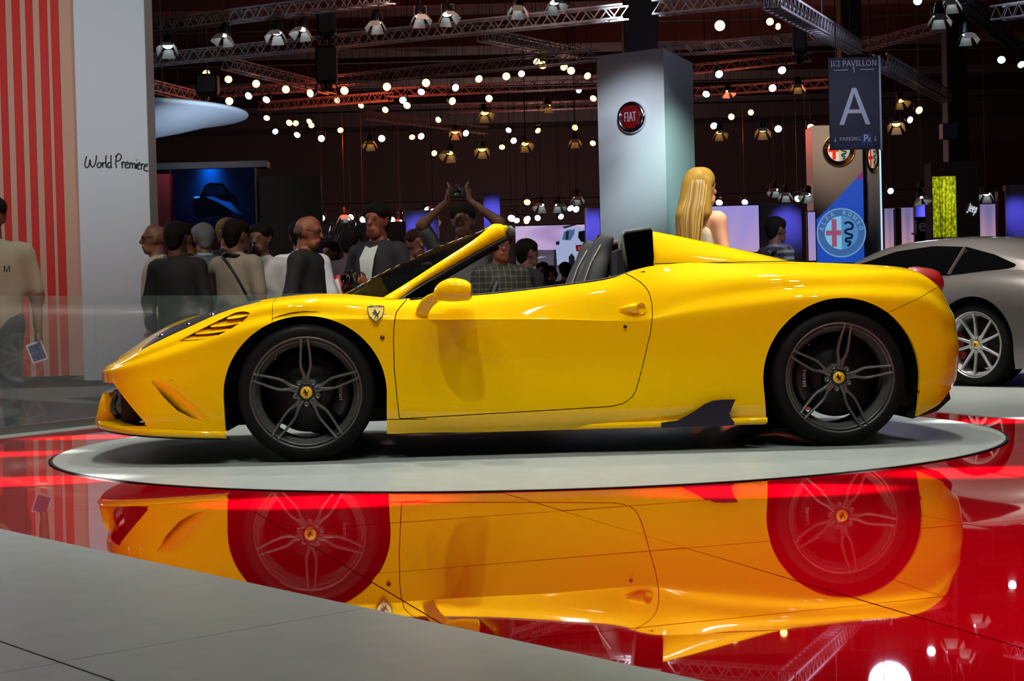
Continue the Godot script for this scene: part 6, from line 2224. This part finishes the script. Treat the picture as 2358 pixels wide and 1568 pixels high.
	var w := person("long-haired blonde woman in pale top with bag strap, behind the buttress", 1612, 391, 11.2, P - 0.75, {"top": Color(0.80, 0.74, 0.64), "top_name": "top", "long": false, "skin": Color(0.80, 0.58, 0.46), "hair": "long", "hair_color": Color(0.60, 0.47, 0.20), "legs": Color(0.1, 0.1, 0.1), "wide": 0.92, "bare": true, "left": "phone", "right": "down", "floor": -0.02, "look": -0.35})
	var k: float = w.get_meta("k")
	st = sm()
	tube(st, [Vector3(0.10, 1.455, -0.10) * k, Vector3(0.07, 1.30, -0.155) * k, Vector3(0.0, 1.12, -0.15) * k, Vector3(-0.10, 0.98, -0.12) * k], 0.010 * k, 6)
	part(st, "bag_strap", mat(Color(0.60, 0.52, 0.38), 0.6), w)
	hair_strands(w, k)

func hair_strands(w: Node3D, k: float) -> void:
	var st := sm()
	var c := [mat(Color(0.66, 0.53, 0.27), 0.4), mat(Color(0.50, 0.38, 0.16), 0.45)]
	for pass_ in 2:
		st = sm()
		for i in 34:
			var a := rng.randf_range(-1, 1)
			var tp := Vector3(a * 0.06, 1.785 - 0.05 * a * a, -0.055)
			var low := Vector3(a * 0.075 - 0.03, rng.randf_range(0.98, 1.18), -0.232 + 0.05 * a * a)
			tube(st, Array(spline([tp * k, Vector3(a * 0.095, 1.70, -0.125 + 0.075 * a * a) * k, Vector3(a * 0.11, 1.56, -0.165 + 0.07 * a * a) * k, Vector3(a * 0.115, 1.42, -0.212 + 0.07 * a * a) * k, low * k], 3)), [0.003, 0.006, 0.008, 0.009, 0.009, 0.009, 0.009, 0.009, 0.008, 0.008, 0.007, 0.006, 0.003], 5)
		var o := part(st, "hair_strands", c[pass_], w)
		o.set_meta("kind", "stuff")

func checked(t: Node3D) -> void:
	# woven check of the shirt as a colour pattern
	var im := new_image(64, 64, Color(0.15, 0.16, 0.13))
	for y in 64:
		for x in 64:
			var a := 1.0 if x % 16 < 3 else 0.0
			var b := 1.0 if y % 16 < 3 else 0.0
			im.set_pixel(x, y, Color(0.12, 0.13, 0.11).lerp(Color(0.42, 0.42, 0.36), (a + b) * 0.5))
	pattern(t, im, Vector3(4.5, 4.5, 4.5))

func striped_shirt(t: Node3D) -> void:
	var im := new_image(32, 64, Color(0.40, 0.40, 0.42))
	for y in 64:
		for x in 32:
			im.set_pixel(x, y, Color(0.52, 0.52, 0.52) if y % 16 < 7 else Color(0.20, 0.20, 0.24))
	pattern(t, im, Vector3(3.5, 3.5, 3.5))
	var k: float = t.get_meta("k")
	var st := sm()
	for s in [-1.0, 1.0]:
		tube(st, [Vector3(0.11 * s, 1.30, 0.15) * k, Vector3(0.12 * s, 1.47, 0.03) * k, Vector3(0.11 * s, 1.40, -0.14) * k], 0.02 * k, 6)
	part(st, "backpack_strap", M.ink, t)
	st = sm(false)
	bevel_box(st, Vector3(0, 1.22, -0.22) * k, Vector3(0.28, 0.40, 0.14) * k, 0.04)
	part(st, "backpack", M.ink, t)

func pattern(t: Node3D, im: Image, sc: Vector3) -> void:
	var o: MeshInstance3D = t.get_node("shirt")
	var m := mat(Color(1, 1, 1), 0.85)
	m.albedo_texture = ImageTexture.create_from_image(im)
	m.uv1_triplanar = true
	m.uv1_scale = sc
	o.mesh.surface_set_material(0, m)

# ================================================================ roof: trusses and lamps
func truss(a: Vector3, b: Vector3, s: float, label: String, m: Material) -> void:
	var t := thing("lighting_truss", label, "truss", (a + b) / 2, 0.0, "lighting trusses")
	var fr := frame_of(b - a)
	var h := (b - a) / 2
	var up := Vector3.UP * s / 2
	var side := fr.x * s / 2
	var corners := [up + side, up - side, -up - side, -up + side]
	for c in corners:
		var st := sm(false)
		bar(st, -h + c, h + c, s * 0.14)
		part(st, "chord", m, t)
	var st2 := sm(false)
	var n := maxi(4, int(h.length() * 2 / (s * 0.85)))
	for i in n:
		var p := -h + h * 2.0 * i / n
		var q := -h + h * 2.0 * (i + 1) / n
		var e := 1.0 if i % 2 == 0 else -1.0
		for k in 3:
			var u: Vector3 = [side, -side, Vector3.ZERO][k]
			var w: Vector3 = (up * e) if k < 2 else (side * e)
			var z: Vector3 = u if k < 2 else -up
			bar(st2, p + z - w, q + z + w, s * 0.08)
	var l := part(st2, "lacing", m, t)
	l.set_meta("kind", "stuff")
	for e in [-0.8, 0.0, 0.8]:
		var top: Vector3 = h * e + up
		var st3 := sm(false)
		bar(st3, top, Vector3(top.x, 13.0 - t.position.y, top.z), 0.02)
		part(st3, "hanging_cable", M.lamp_black, t)

func par_lamp(kind: String) -> Node3D:
	# lens looks along +z of the head
	var warm := kind.begins_with("warm")
	var doors := kind.ends_with("doors")
	var c := Color(1.0, 0.74, 0.36) if warm else Color(0.86, 0.95, 1.0)
	var o := Node3D.new()
	o.name = "par_lamp"
	var head := Node3D.new()
	head.name = "head"
	o.add_child(head)
	var st := sm()
	lathe(st, [Vector2(0.0, -0.34), Vector2(0.06, -0.33), Vector2(0.09, -0.27), Vector2(0.13, -0.06), Vector2(0.135, 0.0), Vector2(0.125, 0.0), Vector2(0.12, -0.04)], 16)
	part(st, "housing", M.lamp_black, head)
	st = sm()
	lathe(st, [Vector2(0.0, 0.012), Vector2(0.07, 0.005), Vector2(0.122, -0.012)], 16, Vector3.ZERO, Basis.IDENTITY, true)
	part(st, "lens_lamp", glow(c, 9.0 if not doors else 5.0), head)
	if doors:
		var fm := mat(Color(0.80, 0.78, 0.74), 0.45)
		for k in 4:
			var b := Basis(Vector3(0, 0, 1), k * PI / 2)
			st = sm(false)
			var p := [Vector3(-0.10, 0.135, 0.0), Vector3(0.10, 0.135, 0.0), Vector3(0.16, 0.25, 0.19), Vector3(-0.16, 0.25, 0.19)]
			for q in 4:
				p[q] = b * p[q]
			quad(st, p[0], p[1], p[2], p[3])
			var up := b * Vector3(0, 0.006, -0.003)
			quad(st, p[1] + up, p[0] + up, p[3] + up, p[2] + up)
			for q in 4:
				quad(st, p[q], p[q] + up, p[(q + 1) % 4] + up, p[(q + 1) % 4])
			part(st, "barn_door", fm, head)
	st = sm(false)
	for s in [-1.0, 1.0]:
		bar(st, Vector3(0.15 * s, 0, -0.08), Vector3(0.15 * s, 0.26, -0.08), 0.02)
	bar(st, Vector3(-0.16, 0.26, -0.08), Vector3(0.16, 0.26, -0.08), 0.02)
	part(st, "yoke", M.lamp_black, o)
	st = sm(false)
	box(st, Vector3(0, 0.5, 0), Vector3(0.012, 1.0, 0.012))
	var hg := part(st, "hanger", M.black, o)
	hg.position = Vector3(0, 0.26, -0.08)
	return o

func build_ceiling() -> void:
	# trusses: two ends in the picture with their distances
	var red: Material = M.alu
	for k in [
		[349, 62, 42, 900, -8, 37, 0.30, "aluminium lighting truss nearest the white disc canopy", M.alu],
		[340, 140, 46, 1440, 27, 38, 0.32, "long aluminium lighting truss below the upper one, ending at the dark roof column", M.alu],
		[1510, 19, 38, 1790, -9, 36, 0.32, "aluminium lighting truss right of the dark roof column", M.alu],
		[1775, -4, 32, 1972, 110, 48, 0.36, "aluminium lighting truss slanting down towards the navy hanging sign", M.alu],
		[2026, 140, 44, 2182, 224, 58, 0.36, "aluminium lighting truss slanting down right of the navy hanging sign", M.alu],
		[1985, 108, 56, 2165, 60, 52, 0.30, "reddish lighting truss above the navy hanging sign", red],
		[1516, 119, 50, 1905, 84, 50, 0.32, "aluminium lighting truss level with the top of the badge pillar", M.alu],
		[1597, 159, 60, 1868, 130, 58, 0.32, "thin lighting truss beside the top of the badge pillar, below the brighter one", M.alu],
		[1600, 212, 70, 1908, 192, 68, 0.34, "reddish far lighting truss between badge pillar and navy sign", red],
		[755, 187, 50, 1376, 126, 46, 0.32, "reddish lighting truss reaching the left side of the badge pillar", red],
		[340, 196, 50, 474, 229, 54, 0.32, "reddish lighting truss running down behind the white disc canopy", red],
		[520, 146, 48, 765, 206, 56, 0.32, "reddish lighting truss slanting above the warm lamps", red],
		[505, 214, 62, 735, 199, 60, 0.30, "short reddish lighting truss among the warm lamps above the canopy tip", red],
		[600, 245, 62, 900, 222, 58, 0.30, "reddish far lighting truss over the small warm lamps", red],
		[895, 214, 58, 1376, 192, 56, 0.30, "reddish far lighting truss left of the round badge", red],
		[1035, 252, 66, 1376, 239, 64, 0.30, "lowest reddish lighting truss left of the round badge", red],
		[1110, 80, 42, 1325, 122, 50, 0.30, "dim aluminium lighting truss slanting towards the badge pillar", M.alu],
		[2296, 30, 36, 2400, 16, 34, 0.30, "aluminium lighting truss in the roof above the silver car", M.alu],
		[2210, -5, 40, 2335, 102, 48, 0.30, "dark lighting truss slanting down above the silver car", M.grey_dark],
		[840, 265, 74, 1120, 300, 78, 0.34, "faint far lighting truss below the warm lamps", red]]:
		truss(at(k[0], k[1], k[2]), at(k[3], k[4], k[5]), k[6], k[7], k[8])
	# lamps: kind, picture place, distance
	var protos := {}
	for kind in ["warm", "cool", "warm_doors", "cool_doors"]:
		protos[kind] = par_lamp(kind)
	var words := {"warm": "warm white round stage lamp facing the hall from the roof trusses", "cool": "cool white round stage lamp facing the hall from the roof trusses", "warm_doors": "warm stage lamp with lit barn doors hung in the dark roof", "cool_doors": "cool white stage lamp with bright barn doors under the upper trusses"}
	var low_words := {"warm": "small orange lamp in the lamp row low over the far stands", "cool": "small white lamp in the lamp row low over the far stands", "cool_doors": "white lamp with bright flaps in the lamp row low over the far stands"}
	var spots := {
		"cool_doors": [[386, 106, 38], [515, 82, 38], [636, 76, 38], [695, 68, 38], [866, 53, 38], [968, 38, 38], [1031, 33, 38], [1192, 18, 37], [1278, 6, 37], [2163, 38, 34], [2228, 80, 38], [2190, 4, 36.5]],
		"warm": [[475, 169, 52], [526, 183, 52], [590, 193, 50], [658, 206, 50], [714, 215, 48], [793, 209, 48], [891, 200, 48], [981, 191, 48], [528, 233, 50], [937, 243, 52], [887, 253, 60], [831, 243, 62], [776, 231, 62], [614, 272, 62], [666, 283, 60], [681, 284, 66], [712, 280, 64], [717, 289, 66], [784, 300, 66], [1250, 150, 48], [1236, 142, 54], [1299, 155, 52], [1315, 163, 50], [1353, 175, 54], [1166, 176, 50], [1103, 182, 50], [1042, 233, 52], [1126, 227, 54], [1366, 227, 58], [1239, 301, 66], [1324, 294, 64], [949, 316, 66], [1000, 353, 66], [1365, 330, 66], [1156, 339, 66], [1773, 50, 52], [1792, 61, 60], [2117, 254, 51], [1684, 269, 62], [1729, 259, 68], [1009, 276, 64]],
		"cool": [[572, 221, 52], [613, 230, 52], [634, 303, 66], [684, 311, 60], [740, 319, 58], [879, 319, 56], [970, 314, 58], [928, 231, 54], [970, 212, 54], [1049, 202, 54], [1201, 170, 58], [1073, 307, 60], [1171, 300, 66], [1183, 324, 62], [1333, 208, 68], [1656, 171, 50], [1801, 162, 48], [1779, 203, 52], [1626, 217, 54], [1644, 290, 56], [1792, 297, 54], [1867, 293, 58], [2096, 276, 58], [2306, 138, 50], [2352, 149, 52], [2113, 2, 46]],
		"warm_doors": [[852, 328, 52], [1260, 243, 54], [1117, 260, 48], [1034, 352, 46], [1110, 344, 51], [1210, 331, 54], [1324, 324, 58], [1048, 304, 60], [1658, 305, 54], [1756, 300, 48], [1837, 197, 54], [2064, 286, 46], [2076, 232, 54], [1677, 210, 62]]}
	var first := {}
	for kind in spots:
		for k in spots[kind]:
			lamp_copy(protos[kind], kind, k, words[kind], "roof stage lamps")
	var low := {"cool": [[741, 502, 62], [807, 501, 62], [836, 506, 58], [902, 507, 56], [923, 494, 64], [997, 488, 52], [984, 482, 64], [1178, 503, 50], [1214, 505, 52], [1190, 508, 64], [1238, 502, 66], [1292, 499, 66], [1314, 480, 56], [1327, 482, 58], [1656, 467, 56], [1715, 466, 62], [1837, 458, 58], [2051, 440, 64]],
		"cool_doors": [[793, 498, 56], [920, 508, 58], [997, 506, 56], [1245, 472, 54], [1286, 472, 54], [1329, 455, 56], [1784, 437, 56], [1809, 447, 54], [1858, 448, 52], [2124, 436, 54], [2122, 455, 49], [2271, 447, 52]],
		"warm": [[1214, 466, 58], [1213, 509, 64]]}
	for kind in low:
		for k in low[kind]:
			lamp_copy(protos[kind], kind, k, low_words[kind], "low lamp row")
	# round globe lamp
	var c := at(1657.6, 59, 45.0)
	var t := thing("globe_lamp", "round glowing globe lamp hanging alone in the dark roof", "lamp", c)
	var st := sm()
	var prof := []
	for k in 13:
		var a := -PI / 2 + PI * k / 12
		prof.append(Vector2(cos(a) * 0.15, sin(a) * 0.15))
	lathe(st, prof, 24, Vector3.ZERO, Basis(Vector3(1, 0, 0), Vector3(0, 0, -1), Vector3(0, 1, 0)))
	part(st, "globe_light", glow(Color(1.0, 0.90, 0.68), 3.0), t)
	st = sm(false)
	bar(st, Vector3(0, 0.15, 0), Vector3(0, 13.0 - c.y, 0), 0.015)
	part(st, "cord", M.lamp_black, t)
	# black hoist packs hanging between the trusses
	for k in [[752, 150, 42.0, 0.7, 1.0, "black hoist pack with a cable bundle hanging under the long truss"], [478, 195, 46.0, 0.8, 0.6, "black cable hoist with coiled wires above the canopy tip"], [752, 55, 40.0, 0.6, 0.6, "black scissor hoist with yellow box between the two long trusses"], [1840, 70, 46.0, 0.5, 1.4, "black moving lamp hanging beside the slanting truss"]]:
		var hc := at(k[0], k[1], k[2])
		var ht := thing("hoist_pack", k[5], "hoist", hc)
		var s2 := sm(false)
		bevel_box(s2, Vector3(0, 0, 0), Vector3(float(k[3]) * 0.8, float(k[4]), float(k[3]) * 0.6), 0.06)
		part(s2, "case", M.black, ht)
		s2 = sm()
		for e in 5:
			var x := (e - 2) * 0.15 * float(k[3])
			tube(s2, [Vector3(x, -float(k[4]) * 0.4, 0.2), Vector3(x * 1.4, -float(k[4]) * 0.65, 0.15), Vector3(x * 0.5, -float(k[4]) * 0.7, 0.0), Vector3(x * 0.3, -float(k[4]) * 0.4, -0.1)], 0.02, 5)
		part(s2, "cables", M.lamp_black, ht)
		s2 = sm(false)
		bar(s2, Vector3(0, float(k[4]) / 2, 0), Vector3(0, 13.0 - hc.y, 0), 0.04)
		part(s2, "chain", M.lamp_black, ht)
	# roof beams and the ledge of the far wall
	for k in 9:
		var b := sm(false)
		box(b, Vector3(0, 12.5, -22.0 - k * 9.0), Vector3(108, 0.8, 0.35))
		structure(part(b, "trim_%d" % (k + 1), M.hall_dark))
	for k in [[4.2, 0.5], [8.0, 0.4]]:
		var b := sm(false)
		box(b, Vector3(0, k[0], -104.6), Vector3(108, k[1], 0.6))
		structure(part(b, "trim_%d" % (10 + int(k[0])), M.hall_wall))
	hall_lights()

func lamp_copy(proto: Node3D, kind: String, k: Array, label: String, group: String) -> void:
	var o: Node3D = proto.duplicate()
	o.name = numbered("par_lamp")
	add_child(o)
	o.position = at(k[0], k[1], k[2])
	var head: Node3D = o.get_node("head")
	var yaw := rng.randf_range(-0.5, 0.5)
	if kind.ends_with("doors"):
		head.rotation = Vector3(rng.randf_range(0.95, 1.35), yaw, 0)
	else:
		head.rotation = Vector3(rng.randf_range(0.25, 0.65), yaw, 0)
	var hanger: Node3D = o.get_node("hanger")
	hanger.scale.y = 13.0 - o.position.y - 0.26
	tag(o, label, "lamp", group)

func hall_lights() -> void:
	# light on the stands, from lamps of the rows above
	spot(at(60, -900, 13.0), at(90, 330, 27.0), 92.0, 22.0, Color(1.0, 0.82, 0.66), 0.2)
	spot(at(420, -900, 13.0), at(265, 150, 26.4), 50.0, 16.0, Color(0.80, 0.96, 1.0), 0.2)
	spot(at(610, 480, 27.0), at(470, 262, 31.5), 48.0, 22.0, Color(0.85, 0.88, 1.0), 0.2)
	spot(at(1450, -150, 36.0), at(1452, 345, 42.4), 95.0, 17.0, Color(0.92, 0.94, 1.0), 0.2)
	spot(at(1720, 120, 38.0), at(1570, 440, 43.4), 46.0, 24.0, Color(0.80, 1.0, 0.95), 0.2)
	spot(at(1890, 120, 50.0), at(1925, 340, 55.0), 60.0, 20.0, Color(1.0, 0.86, 0.72), 0.2)
	for q in [[965, 440, 45.0, 965, 540, 47.0], [1135, 420, 45.5, 1135, 500, 47.5], [1366, 440, 44.5, 1366, 530, 46.5], [1800, 430, 51.0, 1815, 520, 53.0], [2345, 400, 50.0, 2345, 500, 52.0], [2136, 450, 51.6, 2136, 490, 53.0]]:
		spot(at(q[0], q[1], q[2]), at(q[3], q[4], q[5]), 13.0, 17.0, Color(0.38, 0.36, 1.0), 0.15)
	spot(at(1960, -150, 24.0), at(1965, 240, 30.0), 24.0, 12.0, Color(0.92, 0.95, 1.0), 0.2)
	# light on the visitors behind the stage
	spot(Vector3(-4.5, 6.5, -8.5), Vector3(-2.2, 0.9, -14.5), 28.0, 26.0, Color(1.0, 0.95, 0.9), 0.3)
	spot(Vector3(1.0, 6.5, -10.0), Vector3(-0.4, 0.9, -14.0), 22.0, 26.0, Color(1.0, 0.95, 0.9), 0.3)
	spot(Vector3(2.2, 6.0, -9.6), Vector3(1.4, 1.3, -11.2), 40.0, 12.0, Color(1.0, 0.97, 0.9), 0.15)
	spot(Vector3(4.6, 6.0, -14.5), Vector3(3.3, 1.2, -19.5), 40.0, 14.0, Color(0.9, 0.9, 1.0), 0.3)
	# the glow of the far stands and of the red rows in the roof
	omni(Vector3(-6, 7.0, -56), 20.0, Color(1.0, 0.36, 0.26), 0.5)
	omni(Vector3(9, 7.5, -62), 18.0, Color(1.0, 0.45, 0.36), 0.5)
	omni(Vector3(2, 5.0, -85), 85.0, Color(0.95, 0.75, 0.72), 0.5)
	omni(Vector3(-2, 8.5, -36), 4.5, Color(1.0, 0.80, 0.75), 0.5)
	omni(Vector3(9, 8.5, -38), 5.0, Color(0.85, 0.85, 1.0), 0.5)
	omni(Vector3(-9, 5.0, -20), 16.0, Color(0.9, 0.85, 1.0), 0.5)
	# soft light on the silver car
	spot(Vector3(5.0, 6.5, -11.5), Vector3(4.2, 0.6, -13.3), 60.0, 34.0, Color(1, 0.96, 0.92), 0.15)
	spot(Vector3(2.6, 6.5, -12.5), Vector3(3.6, 0.8, -13.8), 50.0, 34.0, Color(1, 0.96, 0.92), 0.15)
